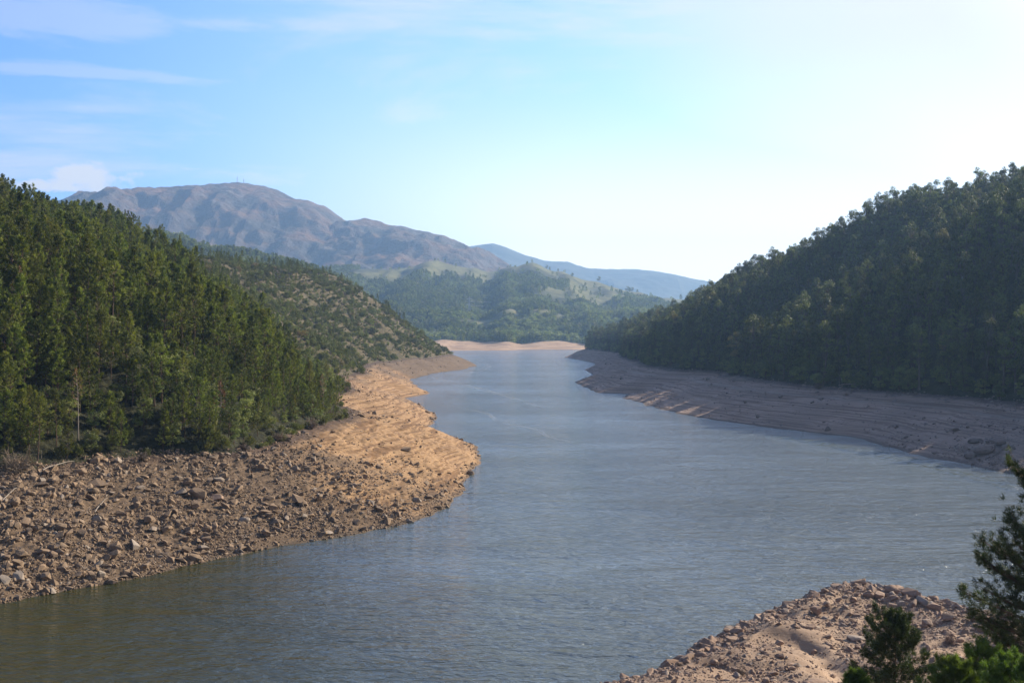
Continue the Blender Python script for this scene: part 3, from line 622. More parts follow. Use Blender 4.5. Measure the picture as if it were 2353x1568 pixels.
dens = 1 - heath; rr = rng.random(len(X)); cl = fbm(X / 28, Y / 28, 3, 200); cl2 = fbm(X / 50, Y / 50, 3, 205)
isp = rr < np.where(dens > 0.5, 0.93, 0.10 + 0.3 * sm(0.0, 0.4, cl))
oakz = (cl2 > 0.12) & (edge < 50) & (X / Y > -0.36) | ((edge < 13) & (cl2 > -0.05)) | ((heath > 0.4) & (rng.random(len(X)) < (0.7 * (edge < 80) + 0.22) * np.clip(0.8 + 1.6 * cl2, 0.1, 1.4)))
kp = isp & ~oakz; ko = oakz & (rng.random(len(X)) < 0.62)
hs = 0.58 + 0.46 * rng.random(len(X)) ** 0.8; hs *= np.where(heath > 0.5, 0.62, 1.0) * (0.62 + 0.38 * sm(2, 26, edge))
hs *= np.where(heath > 0.5, rng.uniform(0.6, 1.1, len(X)), 1)
put('pine_tree', rng.integers(0, 7, kp.sum()), X[kp], Y[kp], z[kp], hs[kp], 16 * hs[kp], 2.8 * hs[kp])
so_ = hs * np.where(heath > 0.5, 0.75, 0.85) * rng.uniform(0.7, 1.2, len(X))
put('oak_tree', rng.integers(0, 4, ko.sum()), X[ko], Y[ko], z[ko], so_[ko], 8.5 * so_[ko], 3.6 * so_[ko])
X, Y = scatter(-420, -20, 180, 1120, 2.6)
z, d, t, left, kn, rock, dark, road, heath = height(X, Y)
ok = left & (t > 1.0) & (rng.random(len(X)) < (0.12 + 0.62 * heath) * np.clip(0.75 + 2.2 * fbm(X / 16, Y / 16, 3, 211), 0.08, 1.5)) & (X / Y > -0.6) & (X / Y < -0.02)
sc = rnd_size(ok.sum(), 0.7, 3.4, 1.6); put('shrub', rng.integers(0, 3, ok.sum()), X[ok], Y[ok], z[ok], sc, 1.4 * sc, 1.2 * sc)
# a hem of bushes where the wood ends on the bank
X, Y = scatter(-140, -20, 120, 420, 2.4)
z, d, t, left, kn, rock, dark, road, heath = height(X, Y)
ok = left & (t > 0.97) & (t < 1.12) & (rng.random(len(X)) < 0.35); sc = rng.uniform(0.7, 1.6, ok.sum())
put('shrub', rng.integers(0, 3, ok.sum()), X[ok], Y[ok], z[ok], sc, 1.4 * sc, 1.2 * sc)
X, Y = scatter(60, 480, 190, 1420, 4.7)
z, d, t, left, kn, rock, dark, road, heath = height(X, Y)
ok = ~left & (t > 1.03) & (X / Y < 0.6) & (rng.random(len(X)) < 0.93)
X, Y, z = X[ok], Y[ok], z[ok]; r_ = rng.random(len(X)); cl = fbm(X / 60, Y / 60, 3, 301); hs = rng.uniform(0.5, 1.12, len(X)) * (1 + 0.2 * cl)
g = r_ < 0.42 + 0.5 * cl; p = ~g & (r_ < 0.9); o_ = ~g & ~p
put('gum_tree', rng.integers(0, 3, g.sum()), X[g], Y[g], z[g], hs[g], 19 * hs[g], 3.2 * hs[g])
put('slope_pine', rng.integers(0, 2, p.sum()), X[p], Y[p], z[p], hs[p], 16 * hs[p], 3.2 * hs[p])
put('oak_tree', rng.integers(0, 4, o_.sum()), X[o_], Y[o_], z[o_], hs[o_], 8.5 * hs[o_], 3.6 * hs[o_])
X, Y = scatter(60, 300, 190, 1400, 3.4)
z, d, t, left, kn, rock, dark, road, heath = height(X, Y)
ok = ~left & (t > 0.99) & (t < 1.35) & (rng.random(len(X)) < 0.5); X, Y, z = X[ok], Y[ok], z[ok]; hs = rng.uniform(0.4, 0.95, len(X))
put('oak_tree', rng.integers(0, 4, len(X)), X, Y, z - 0.8 * hs, hs, 8.5 * hs, 3.6 * hs)
X, Y = scatter(-140, -20, 120, 420, 3.6)
z, d, t, left, kn, rock, dark, road, heath = height(X, Y)
ok = left & (t > 1.02) & (t < 1.5) & (rng.random(len(X)) < 0.3); X, Y, z = X[ok], Y[ok], z[ok]; hs = rng.uniform(0.35, 0.8, len(X))
put('oak_tree', rng.integers(0, 4, len(X)), X, Y, z - 0.6 * hs, hs, 8.5 * hs, 3.6 * hs)
X, Y = scatter(-230, -20, 120, 470, 3.3)
z, d, t, left, kn, rock, dark, road, heath = height(X, Y)
ok = left & (t > 1.02) & (heath < 0.4) & (rng.random(len(X)) < 0.55) & (X / Y > -0.6); X, Y, z = X[ok], Y[ok], z[ok]; hs = rng.uniform(0.28, 0.6, len(X))
put('pine_tree', rng.choice([2, 4], len(X)), X, Y, z, hs, 15 * hs, 3.3 * hs)
# rocks
def rocks(kind, X, Y, size):
    z, d, t, left, kn, rock, dark, road, heath = height(X, Y)
    v = rng.integers(0, 8 if kind == 'boulder' else 4, len(X))
    put(kind, v, X, Y, z, size, size * 0.6, size * 0.5)
def rnd_size(n, lo, hi, a=2.2): u = rng.random(n); return (lo ** -a + u * (hi ** -a - lo ** -a)) ** (-1 / a)
n = 520000; Y = np.exp(rng.uniform(math.log(120), math.log(1100), n)); X = -Y * rng.uniform(0.0, 0.56, n)
z, d, t, left, kn, rock, dark, road, heath = height(X, Y)
cl = fbm(X / 9, Y / 9, 4, 400); tip = np.hypot(X + 14, (Y - 285) * 0.75)
pr = np.where(Y < 300, 0.03 + 0.97 * sm(30, 84, tip + 14 * cl) * (1 - sm(235, 300, Y)), 0.10 + 0.55 * sm(0.6, 1, t) + 0.5 * sm(560, 800, Y)) * np.clip(0.75 + 0.9 * cl, 0.05, 1.5)
pr = np.where(t < 0.07, np.maximum(pr, 0.35), pr) * (Y / 200.0) ** -0.6 * 1.0
ok = left & (kn < 0.3) & (t > 0.0) & (t < 1.04) & (rng.random(n) < pr)
X, Y = X[ok], Y[ok]; rocks('boulder', X, Y, rnd_size(len(X), 0.24, 2.5, 2.05) * np.where(Y > 320, 1.2, 1))
n = 300000; Y = np.exp(rng.uniform(math.log(190), math.log(1300), n)); X = Y * rng.uniform(0.0, 0.6, n)
z, d, t, left, kn, rock, dark, road, heath = height(X, Y); cl = fbm(X / 12, Y / 12, 4, 410)
pr = (0.10 + 0.55 * (1 - sm(230, 330, Y)) + 0.3 * sm(0.75, 1.0, t)) * np.clip(0.7 + cl, 0.05, 1.5) * (1 - road)
ok = ~left & (t > 0) & (t < 1.03) & (rng.random(n) < pr) & (Y > 185); X, Y = X[ok], Y[ok]
rocks('grey_rock', X, Y, rnd_size(len(X), 0.4, 3.0, 2.5))
n = 160000; Y = rng.uniform(70, 150, n); X = rng.uniform(0, 80, n)
z, d, t, left, kn, rock, dark, road, heath = height(X, Y); cl = fbm(X / 7, Y / 7, 4, 420)
rim = (1 - sm(1.5, 6.5, d)) * sm(98, 106, Y) + 0.9 * (1 - sm(0, 9, np.hypot(X - 48, Y - 131) - 3)) + 0.8 * (1 - sm(0, 7, np.hypot(X - 53, Y - 112) - 3))
pr = np.clip(0.42 + 0.58 * sm(-0.15, 0.3, cl) + 0.75 * rim, 0, 1)
pr *= 1 - 0.9 * (1 - sm(1.5, 4, np.abs(X - 26 - (Y - 92) * 0.1))) * (Y < 112)
ok = ~left & (d > 0.1) & (rng.random(n) < pr); X, Y = X[ok], Y[ok]; rim = rim[ok]
rocks('pale_rock', X, Y, rnd_size(len(X), 0.16, 1.6, 1.75) * (0.8 + 0.8 * np.clip(rim, 0, 1)))
# ------------------------------------------------------------------ which of them show, and how large
K = 1024 / 2352
P_ = sorted(POOL, key=lambda a: a[3]); W_, H_ = 1024, 682; buf = np.zeros((H_, W_), bool); seen = []
ha = hidden_angle(np.array([p[2] for p in P_]), np.array([p[3] for p in P_]))
for (kind, var, x, y, z, s, Ht, r), h0 in zip(P_, ha):
    f = FPX * K / y; cx = 512 + x * f; top = (YH * K) - (z + Ht - HC) * f; bot = (YH * K) - (z + (0.3 if 'rock' not in kind and kind != 'boulder' else 0) * Ht - HC) * f
    bot = min(bot, YH * K - h0 * FPX * K)
    if cx < -60 or cx > W_ + 60 or top >= bot + 0.3: seen.append(-1 if (top >= bot + 0.3 + 6) else 0); continue
    a, b, c, e = int(max(0, cx - r * f * .8)), int(min(W_, cx + r * f * .8 + 1)), int(max(0, top)), int(min(H_, bot + 1))
    if b <= a or e <= c: seen.append(0); continue
    blk = buf[c:e, a:b]; nn = blk.size - blk.sum(); seen.append(nn * 1.0 * min(1, (2 * r * f) * (bot - top) / max(1, blk.size))); blk[:] = True
CAP = {'pine_tree': 262, 'slope_pine': 30, 'oak_tree': 170, 'gum_tree': 260, 'shrub': 140, 'boulder': 200, 'grey_rock': 40, 'pale_rock': 50}
order = {}
for i, p in enumerate(P_): order.setdefault(p[0], []).append(i)
solo = {k: set(sorted(v, key=lambda i: -seen[i])[:CAP[k]]) for k, v in order.items()}
# ------------------------------------------------------------------ the many: one object per mass, made of points that carry a plant or stone
def stuff(name, label, protos, pts, tilt=0.05):
    col = bpy.data.collections.new(name + '_kinds')
    for i, mm in enumerate(protos):
        if isinstance(mm, tuple):
            a, b = mm; me = bpy.data.meshes.new('%s_%02d' % (name, i)); bm = bmesh.new(); bm.from_mesh(a); nf = len(bm.faces); bm.from_mesh(b)
            bm.faces.ensure_lookup_table()
            for f_ in bm.faces[nf:]: f_.material_index = 1
            bm.to_mesh(me); bm.free(); me.materials.append(a.materials[0]); me.materials.append(b.materials[0])
        else: me = mm
        col.objects.link(bpy.data.objects.new('%s_%02d' % (name, i), me))
    n = len(pts); P = np.array([(p[2], p[3], p[4]) for p in pts], np.float32)
    me = bpy.data.meshes.new(name); me.vertices.add(n); me.vertices.foreach_set('co', P.ravel())
    g = np.random.default_rng(n)
    for nm, ty, dat in (('pick', 'INT', np.array([p[1] for p in pts], np.int32)), ('size', 'FLOAT', np.array([p[5] for p in pts], np.float32))):
        a_ = me.attributes.new(nm, ty, 'POINT'); a_.data.foreach_set('value', dat)
    rot = np.stack([g.normal(0, tilt, n), g.normal(0, tilt, n), g.uniform(0, 6.28, n)], 1).astype(np.float32)
    a_ = me.attributes.new('turn', 'FLOAT_VECTOR', 'POINT'); a_.data.foreach_set('vector', rot.ravel())
    o = link(name, me); tag(o, label, kind='stuff')
    ng = bpy.data.node_groups.new(name, 'GeometryNodeTree'); ng.interface.new_socket('Geometry', in_out='INPUT', socket_type='NodeSocketGeometry'); ng.interface.new_socket('Geometry', in_out='OUTPUT', socket_type='NodeSocketGeometry')
    def q(t, **k):
        x = ng.nodes.new(t)
        for a, b in k.items(): setattr(x, a, b)
        return x
    gi, go = q('NodeGroupInput'), q('NodeGroupOutput'); ci = q('GeometryNodeCollectionInfo'); ci.inputs['Collection'].default_value = col; ci.inputs['Separate Children'].default_value = True; ci.inputs['Reset Children'].default_value = True
    ip = q('GeometryNodeInstanceOnPoints'); ip.inputs['Pick Instance'].default_value = True
    A = {}
    for nm, ty in (('pick', 'INT'), ('size', 'FLOAT'), ('turn', 'FLOAT_VECTOR')):
        A[nm] = q('GeometryNodeInputNamedAttribute', data_type=ty); A[nm].inputs['Name'].default_value = nm
    e2r = q('FunctionNodeEulerToRotation'); k = ng.links.new
    k(gi.outputs[0], ip.inputs['Points']); k(ci.outputs[0], ip.inputs['Instance']); k(A['pick'].outputs[0], ip.inputs['Instance Index'])
    k(A['turn'].outputs[0], e2r.inputs[0]); k(e2r.outputs[0], ip.inputs['Rotation']); k(A['size'].outputs[0], ip.inputs['Scale']); k(ip.outputs[0], go.inputs[0])
    md = o.modifiers.new('scatter', 'NODES'); md.node_group = ng; return o
rest = lambda k, f=lambda p: True: [P_[i] for i in order[k] if i not in solo[k] and seen[i] > -1 and f(P_[i])]
def shift(pts, off): return [(p[0], p[1] + off) + p[2:] for p in pts]
LS = lambda p: p[2] < 0
stuff('woodland', 'the further pines and oaks of the sunlit hillside', PINES + OAKS, rest('pine_tree') + shift(rest('oak_tree', LS), 7))
stuff('woodland', 'the further trees of the shaded hillside', GUMS + RPINES + OAKS, rest('gum_tree') + shift(rest('slope_pine'), 3) + shift(rest('oak_tree', lambda p: p[2] > 0), 5))
stuff('undergrowth', 'low heather and scrub between the trees', SHRUBS, rest('shrub'))
stuff('rubble', 'small broken granite stones covering the sunlit bank', ROCKS, rest('boulder'), 0.6)
stuff('rubble', 'small grey stones on the shaded bank', ROCKG, rest('grey_rock'), 0.3)
stuff('rubble', 'small pale stones strewn over the spit', ROCKP, rest('pale_rock'), 0.35)
# far valley woods
n = 52000; X = rng.uniform(-1000, 620, n); Y = rng.uniform(1850, 3640, n); z, d, tt, fld, rd = far_height(X, Y)
cl = fbm(X / 170, Y / 170, 4, 500)
pr = np.clip(0.9 + 0.9 * cl - 1.15 * fld, 0.02, 1) * (1 - 0.97 * sm(2950, 3250, Y) * (X > -480)) * (tt > 1.0)
ok = (rng.random(n) < pr) & (rd < 0.2); X, Y, z = X[ok], Y[ok], z[ok]
br_ = fbm(X / 140, Y / 140, 2, 510) + 0.35 * sm(2300, 2450, Y) > 0.05
var = np.where(br_, rng.integers(0, 2, len(X)), rng.integers(2, 4, len(X)))
stuff('woodland', 'distant woods on the hills beyond the far shore', TINY, [('far', v, a, b, c, s) for v, a, b, c, s in zip(var, X, Y, z, rng.uniform(0.8, 1.35, len(X)))])

# ------------------------------------------------------------------ the individuals
ORD = lambda n: {1: 'first', 2: 'second', 3: 'third', 4: 'fourth', 5: 'fifth', 6: 'sixth', 7: 'seventh', 8: 'eighth', 9: 'ninth', 10: 'tenth', 11: 'eleventh', 12: 'twelfth'}.get(n) or '%d%s' % (n, 'th' if 10 < n % 100 < 14 else {1: 'st', 2: 'nd', 3: 'rd'}.get(n % 10, 'th'))
PROTO = {'pine_tree': PINES, 'slope_pine': RPINES, 'oak_tree': OAKS, 'gum_tree': GUMS, 'shrub': SHRUBS, 'boulder': ROCKS, 'grey_rock': ROCKG, 'pale_rock': ROCKP}
NAME = {'slope_pine': 'pine_tree', 'grey_rock': 'boulder', 'pale_rock': 'boulder'}
CAT = {'pine_tree': 'pine tree', 'oak_tree': 'oak tree', 'gum_tree': 'eucalyptus tree', 'shrub': 'shrub', 'boulder': 'boulder'}
NAME['gum_tree'] = 'eucalyptus_tree'
def instance(kind, var, x, y, z, s, label, group, tilt=0.03, rz=None):
    pr = PROTO[kind][int(var)]; nm = NAME.get(kind, kind); rot = (random.gauss(0, tilt), random.gauss(0, tilt), random.uniform(0, 6.28) if rz is None else rz)
    if isinstance(pr, tuple):
        e = link(nm, None, loc=(x, y, z)); e.empty_display_size = 0.5
        link('trunk', pr[0], e); link('crown', pr[1], e)
    else: e = link(nm, pr, loc=(x, y, z))
    e.rotation_euler = rot; e.scale = (s, s, s) if not isinstance(s, tuple) else s
    return tag(e, label, CAT[nm.replace('eucalyptus', 'gum') if 'euc' in nm else nm], group)
random.seed(3)
PLACES = {'pine_tree': ('pine', 'the sunlit wooded slope', 'pines on the sunlit slope'), 'slope_pine': ('flat-topped pine', 'the shaded wooded slope', 'pines on the shaded slope'),
          'oak_tree': ('round leafy oak', '', 'oaks'), 'gum_tree': ('eucalyptus', 'the shaded wooded slope', 'eucalyptus trees on the shaded slope'),
          'shrub': ('low bush', 'the heath slope', 'shrubs on the heath slope'), 'boulder': ('angular brown boulder', 'the sunlit bank', 'boulders on the sunlit bank'),
          'grey_rock': ('grey boulder', 'the shaded bank', 'boulders on the shaded bank'), 'pale_rock': ('pale boulder', 'the sandy spit', 'boulders on the sandy spit')}
ROWW = {'pine_tree': 26, 'slope_pine': 60, 'oak_tree': 30, 'gum_tree': 24, 'shrub': 22, 'boulder': 16, 'grey_rock': 30, 'pale_rock': 20}
def add_individuals():
    for kind, ids in solo.items():
        ids = [i for i in ids if seen[i] > 0]
        rows = {}
        for i in ids:
            p = P_[i]; f = FPX * K / p[3]; cy = YH * K - (p[4] + p[6] * 0.6 - HC) * f; cx = 512 + p[2] * f
            side = 'sunlit' if p[2] < 0 else 'shaded'
            rows.setdefault((side, int((682 - cy) // ROWW[kind])), []).append((cx, i))
        med = np.median([P_[i][5] for i in ids])
        for side in ('sunlit', 'shaded'):
            lv = sorted(k for k in rows if k[0] == side)
            for ri, key in enumerate(lv):
                for ci, (cx, i) in enumerate(sorted(rows[key])):
                    p = P_[i]; noun, where, group = PLACES[kind]
                    if kind == 'oak_tree': where = 'the %s wooded slope' % side; group = 'oaks on the %s slope' % side
                    adj = 'large' if p[5] > med * 1.15 else 'small' if p[5] < med * 0.85 else 'medium'
                    lab = '%s %s, %s from left in %s tier up %s' % (adj, noun, ORD(ci + 1), ORD(ri + 1), where)
                    zz = p[4] + (0.0 if kind not in ('boulder', 'grey_rock', 'pale_rock') else 0.1 * p[5])
                    instance(kind, p[1], p[2], p[3], zz, p[5], lab, group, 0.03 if 'tree' in kind or 'pine' in kind else 0.3)
add_individuals()
#PART3
# ------------------------------------------------------------------ pines close to the camera
def near_pine(seed, x, y, H, R0, label, ztop=None, **k):
    k.setdefault('lmat', M_fine); tr, cr = pine(seed, H, R0, **k)
    zg = float(zat(x, y)[0]); e = link('pine_tree', None, loc=(x, y, zg)); link('trunk', tr, e); link('crown', cr, e)
    return tag(e, label, 'pine tree', 'young pines beside the viewpoint')
near_pine(701, 24.7, 51.0, 11.9, 4.3, 'tall dark pine cut off by the right edge, above the sandy spit', base=0.04, nbr=84, tufts=44, k=30, ln=0.27, wd=0.024, shape=0.40, subs=2, bend=0.4, gap=0.12, tr=0.2, umin=0.1)
near_pine(702, 20.1, 60.0, 4.3, 2.4, 'small dark young pine standing in front of the spit', base=0.04, nbr=44, tufts=22, k=30, ln=0.24, wd=0.024, shape=0.38, subs=2, bend=0.2, tr=0.22, umin=0.2)
for i, (px, py, Y, R0, lb) in enumerate([(2190, 1530, 43, 1.2, 'bright green pine sapling in the bottom right corner, leftmost of its clump'), (2262, 1496, 45, 1.3, 'bright green pine sapling, tallest of the clump at bottom right'),
                                        (2325, 1522, 42, 1.2, 'bright green pine sapling right of the tallest in the bottom clump'), (2385, 1535, 40, 1.2, 'bright green pine sapling at the bottom right corner edge'), (1968, 1556, 46, 0.8, 'small pine sapling tip left of the dark young pine')]):
    x, _, zt = at(px, py, Y); zg = float(zat(x, Y)[0])
    near_pine(710 + i, x, Y, max(1.0, zt - zg), R0, lb, base=0.1, nbr=32, tufts=14, k=34, ln=0.2, wd=0.02, shape=0.4, subs=2, bend=0.1, tr=0.35, umin=0.2, lmat=M_bright)
# ------------------------------------------------------------------ named stones, dead wood, bushes
def ground_at(px, py, y0, y1):
    """the point where this sight line meets the near ground"""
    Y = np.linspace(y0, y1, 1500); x = (px - 1176) / FPX * Y; zr = HC - (py - YH) / FPX * Y; zg = zat(x, Y)
    k = int(np.argmax(zr <= zg)); return float(x[k]), float(Y[k]), float(zg[k])
def big_rock(px, py, y0, y1, wid, dims, rz, label, group, mat=None, tilt=(0, 0), sink=0.2, rnd=False, seed=0):
    x, y, z = ground_at(px, py, y0, y1); size = wid / FPX * y * (0.8 if y < 150 else 1.0)
    me = rock_mesh(900 + seed + int(px), 1, dims[0], dims[1], 15, mat or M_rock, rnd); o = link('boulder', me, loc=(x, y, z + size * dims[1] * (0.5 - sink))); o.scale = (size,) * 3
    o.rotation_euler = (tilt[0], tilt[1], rz); return tag(o, label, 'boulder', group)
GL = 'boulders on the sunlit bank'
big_rock(686, 1160, 140, 260, 62, (.5, .45), -0.75, 'large smooth oblong brown boulder in the middle of the sunlit bank', GL, tilt=(0.1, 0.35))
big_rock(455, 1142, 140, 260, 62, (.55, .4), -0.5, 'pale split slab in the boulder cluster of the sunlit bank', GL, tilt=(0.3, 0.2))
big_rock(497, 1148, 140, 260, 38, (.8, .45), 0.6, 'whitish wedge boulder right of the split slab', GL, M_rockS, tilt=(0.3, 0.0))
big_rock(415, 1135, 140, 260, 40, (.7, .5), 0.3, 'brown block left of the split slab', GL)
big_rock(432, 1112, 140, 260, 26, (.8, .9), 0.3, 'upright rounded boulder above the split slab', GL, rnd=True)
big_rock(450, 1165, 140, 260, 34, (.6, .6), 0.9, 'brown block just below the split slab', GL)
big_rock(226, 1112, 140, 260, 70, (.6, .16), -0.5, 'broad flat reddish slab near the pines', GL, tilt=(0.3, 0.1), sink=0.3)
big_rock(182, 1088, 140, 260, 44, (.6, .4), 0.1, 'dark boulder under the wood edge', GL)
big_rock(516, 1072, 140, 280, 26, (.8, .6), 0.1, 'rounded brown boulder just below the trees', GL, rnd=True)
big_rock(602, 1076, 140, 280, 30, (.7, .6), -0.7, 'dark brown block below the leafy oaks', GL)
big_rock(338, 1198, 140, 260, 34, (.8, .6), -0.4, 'square brown boulder left of the bank centre', GL)
big_rock(33, 1160, 130, 260, 34, (.8, .8), 0.4, 'humped boulder near the left edge', GL, rnd=True)
big_rock(735, 1148, 140, 260, 26, (.6, .8), 1.4, 'upright pale block right of the oblong boulder', GL)
big_rock(1080, 1090, 200, 300, 26, (.6, .55), 0.2, 'largest dark stone at the tip of the sandy point', GL)
big_rock(1098, 1104, 200, 300, 22, (.5, .3), 0.0, 'low dark stone standing off the sandy point', GL)
big_rock(930, 1035, 200, 320, 32, (.6, .4), 0.2, 'dark stone alone on the upper sand', GL)
big_rock(870, 1075, 200, 320, 22, (.6, .6), 0.8, 'brown stone on the open sand below the lone dark stone', GL)
GR = 'boulders on the shaded bank'
big_rock(2262, 1040, 200, 330, 70, (.7, .42), 0.5, 'largest smooth grey boulder on the shaded bank near the right edge', GR, M_rockR, rnd=True)
big_rock(2225, 1052, 200, 330, 44, (.8, .5), 0.2, 'smooth grey boulder left of the largest one', GR, M_rockR, rnd=True)
big_rock(2290, 1022, 200, 330, 60, (.6, .4), -0.3, 'smooth grey boulder above the largest one', GR, M_rockR, rnd=True)
big_rock(2240, 1018, 200, 330, 40, (.6, .4), -0.3, 'low grey boulder up the bank above its smooth neighbours', GR, M_rockR, rnd=True)
GS = 'boulders on the sandy spit'
for i, (px, py, wd, dm, rz, lb, md) in enumerate([(2060, 1365, 95, (.7, .36), 0.1, 'broad pale rock capping the crest of the spit', 1), (2120, 1372, 66, (.6, .5), 0.5, 'orange tilted slab right of the crest rock', 0), (1995, 1372, 46, (.8, .6), 0.3, 'rounded boulder left of the crest rock', 1),
        (1960, 1382, 30, (.8, .7), 0.3, 'smaller rounded boulder left along the spit rim', 1), (1900, 1392, 36, (.7, .6), 0.9, 'square boulder on the rim of the spit', 0), (2150, 1400, 60, (.6, .4), -0.5, 'dark leaning slab behind the young pine', 0),
        (2245, 1425, 60, (.7, .35), -0.3, 'low pale slab half hidden by the tall pine', 1), (1875, 1410, 44, (.7, .7), 0.2, 'upright block among the rim stones of the spit', 0), (2130, 1440, 50, (.7, .6), 0.6, 'grey angular block right of the young pine', 0),
        (2180, 1425, 56, (.7, .5), -0.2, 'large grey block above right of the young pine', 0), (1790, 1480, 34, (.7, .6), 0.5, 'brown block on the left flank of the spit', 0), (1640, 1525, 34, (.7, .6), 0.2, 'rounded stone low on the left flank of the spit', 1),
        (1860, 1575, 150, (.4, .14), 0.1, 'flat pale bedrock slab at the bottom edge of the photo', 1), (1965, 1470, 80, (.5, .22), 0.2, 'flat brown ledge left of the young pine', 0), (1780, 1550, 40, (.6, .5), 1.0, 'small block on the sand at the bottom', 0)]):
    big_rock(px, py, 85, 150, wd, dm, rz, lb, GS, M_rockS, tilt=(0.05, 0.08), sink=0.15, rnd=bool(md), seed=i)
def log(pts, r, label, y0, y1):
    P = []
    for px, py in pts: x, y, z = ground_at(px, py, y0, y1); P.append((x, y, z + r * 1.2))
    P = np.array(P); A = Acc(); q = np.linspace(0, 1, 7)
    L_ = np.stack([np.interp(q, np.linspace(0, 1, len(P)), P[:, k]) for k in range(3)], 1); L_[1:-1, 2] += 0.25
    A.add(*tube(L_, np.linspace(r, r * 0.35, 7), 6))
    for s in (0.35, 0.6, 0.8):
        k = int(s * 6); A.add(*tube(np.array([L_[k], L_[k] + [0.2, 0.1, 0.5], L_[k] + [0.5, -0.1, 0.8]]), [r * .4, r * .3, r * .12], 4))
    o = link('dead_branch', A.get('dead_branch', [M_dbark], True)); tag(o, label, 'dead branch')
log([(2, 1158), (40, 1122)], 0.11, 'pale bare branch lying up the bank at the left edge', 125, 260)
log([(218, 1178), (247, 1146)], 0.10, 'thin pale stick lying below the flat slab', 125, 260)
log([(98, 1082), (170, 1062)], 0.12, 'pale fallen trunk at the foot of the pines', 125, 300)
log([(1933, 885), (1988, 886)], 0.22, 'pale fallen trunk on the shaded bank below the trees', 300, 520)
DB = [dead_bush(801), dead_bush(802, 1.6, 1.5)]
for i, (px, py, s, lb) in enumerate([(1700, 1552, 0.45, 'dry twiggy weed on the sand at the bottom edge'), (2180, 1480, 0.6, 'brown leafless bush under the tall pine at the right'), (1560, 1532, 0.3, 'small dry weed near the left tip of the spit'), (40, 1085, 2.3, 'large grey brown leafless bush at the wood edge on the left'), (330, 1060, 1.0, 'small leafless bush among stones under the pines'), (640, 1012, 1.2, 'bare brown bush below the oaks'), (715, 985, 1.5, 'bare bush at the foot of the last tall pine'),
        (760, 960, 1.3, 'bare bush where the wood meets the sand'), (795, 900, 1.4, 'bare bush on top of the sandy bank'), (560, 1035, 1.0, 'low leafless twigs under the oaks'), (1880, 893, 1.6, 'leafless bush beside the old road on the shaded bank')]):
    x, y, z = ground_at(px, py, 85 if py > 1400 else 130, 560); o = link('dead_bush', DB[i % 2], loc=(x, y, z)); o.scale = (s,) * 3; o.rotation_euler = (0, 0, i * 1.3); tag(o, lb, 'dead bush', 'leafless bushes at the wood edges')
M_brown = mat_leaf('dry_needles', (0.10, 0.045, 0.02), (0.24, 0.12, 0.05), 0.2, vary=0.1)
DP = [pine(731, 11, 2.0, 0.3, nbr=34, tufts=6, k=6, gap=0.3, lmat=M_brown, tmat=M_dbark), pine(732, 13, 1.8, 0.5, nbr=26, tufts=3, k=3, gap=0.4, lmat=M_brown, tmat=M_dbark)]
for i, (px, py, v, s, lb) in enumerate([(258, 735, 0, 1.0, 'dead pine with rust red needles high in the left wood'), (22, 800, 1, 1.15, 'leaning pale dead trunk near the left edge of the wood'), (505, 985, 0, 0.8, 'dry brown pine at the lower edge of the wood'), (742, 960, 1, 0.8, 'half bare pine at the right end of the wood'), (180, 1010, 1, 0.9, 'grey leafless pine near the bank on the left')]):
    x, y, z = ground_at(px, py, 150, 420); e = link('dead_pine', None, loc=(x, y, z)); link('trunk', DP[v][0], e); link('crown', DP[v][1], e); e.scale = (s,) * 3; e.rotation_euler = (0.03, 0.12 if i == 1 else 0.02, i); tag(e, lb, 'dead pine', 'dead pines in the left wood')
# ------------------------------------------------------------------ lone trees on the far skyline
for px, py, s, lb in [(1376, 646, 1.9, 'lone round tree on the far grassy shoulder'), (1441, 665, 2.0, 'leftmost tree of the clump on the far shoulder'), (1452, 666, 1.7, 'rightmost tree of the clump on the far shoulder'), (1447, 668, 1.5, 'middle tree of the clump on the far shoulder'), (1256, 616, 1.3, 'lone tree right of the small pointed hill'), (1172, 614, 1.2, 'tree on the skyline left of the small pointed hill'), (1166, 616, 1.0, 'smaller tree beside the one left of the pointed hill'), (1312, 634, 0.9, 'small dark tree on the slope right of the pointed hill')]:
    x, y, _ = at(px, py, 3560); z = float(far_z(x, y)); tr, cr = OAKS[0]; e = link('oak_tree', None, loc=(x, y, z - 0.5)); link('trunk', tr, e); link('crown', cr, e); e.scale = (s * 1.1,) * 3; tag(e, lb, 'oak tree', 'lone trees on the far hills')
# ------------------------------------------------------------------ pylon, wires, masts
def bar(A, a, b, r): A.add(*tube(np.array([a, (np.array(a) + np.array(b)) / 2, b], float), [r, r, r], 4))
def lattice(A, hw, n, r):
    for (z0, w0), (z1, w1) in zip(hw[:-1], hw[1:]):
        for sx, sy in ((-1, -1), (1, -1), (1, 1), (-1, 1)): bar(A, (sx * w0, sy * w0, z0), (sx * w1, sy * w1, z1), r)
        for k in range(n):
            a, b = k / n, (k + 1) / n; za, zb = z0 + (z1 - z0) * a, z0 + (z1 - z0) * b; wa, wb = w0 + (w1 - w0) * a, w0 + (w1 - w0) * b
            for s in (-1, 1):
                bar(A, (-wa, s * wa, za), (wb, s * wb, zb), r * .6); bar(A, (wa, s * wa, za), (-wb, s * wb, zb), r * .6); bar(A, (s * wa, -wa, za), (s * wb, wb, zb), r * .6)
Yp = np.linspace(1950, 3300, 600); xp = (1078 - 1176) / FPX * Yp; k = int(np.argmax(HC - (727 - YH) / FPX * Yp <= far_z(xp, Yp))); PY = (float(xp[k]), float(Yp[k]), float(far_z(xp[k], Yp[k])))
hp = 46 / FPX * PY[1]; e = link('pylon', None, loc=PY); A = Acc(); lattice(A, [(0, 3.4), (hp * .45, 1.6), (hp * .95, 0.8), (hp, 0.1)], 5, 0.30); link('tower_frame', A.get('tower_frame', [M_steel]), e)
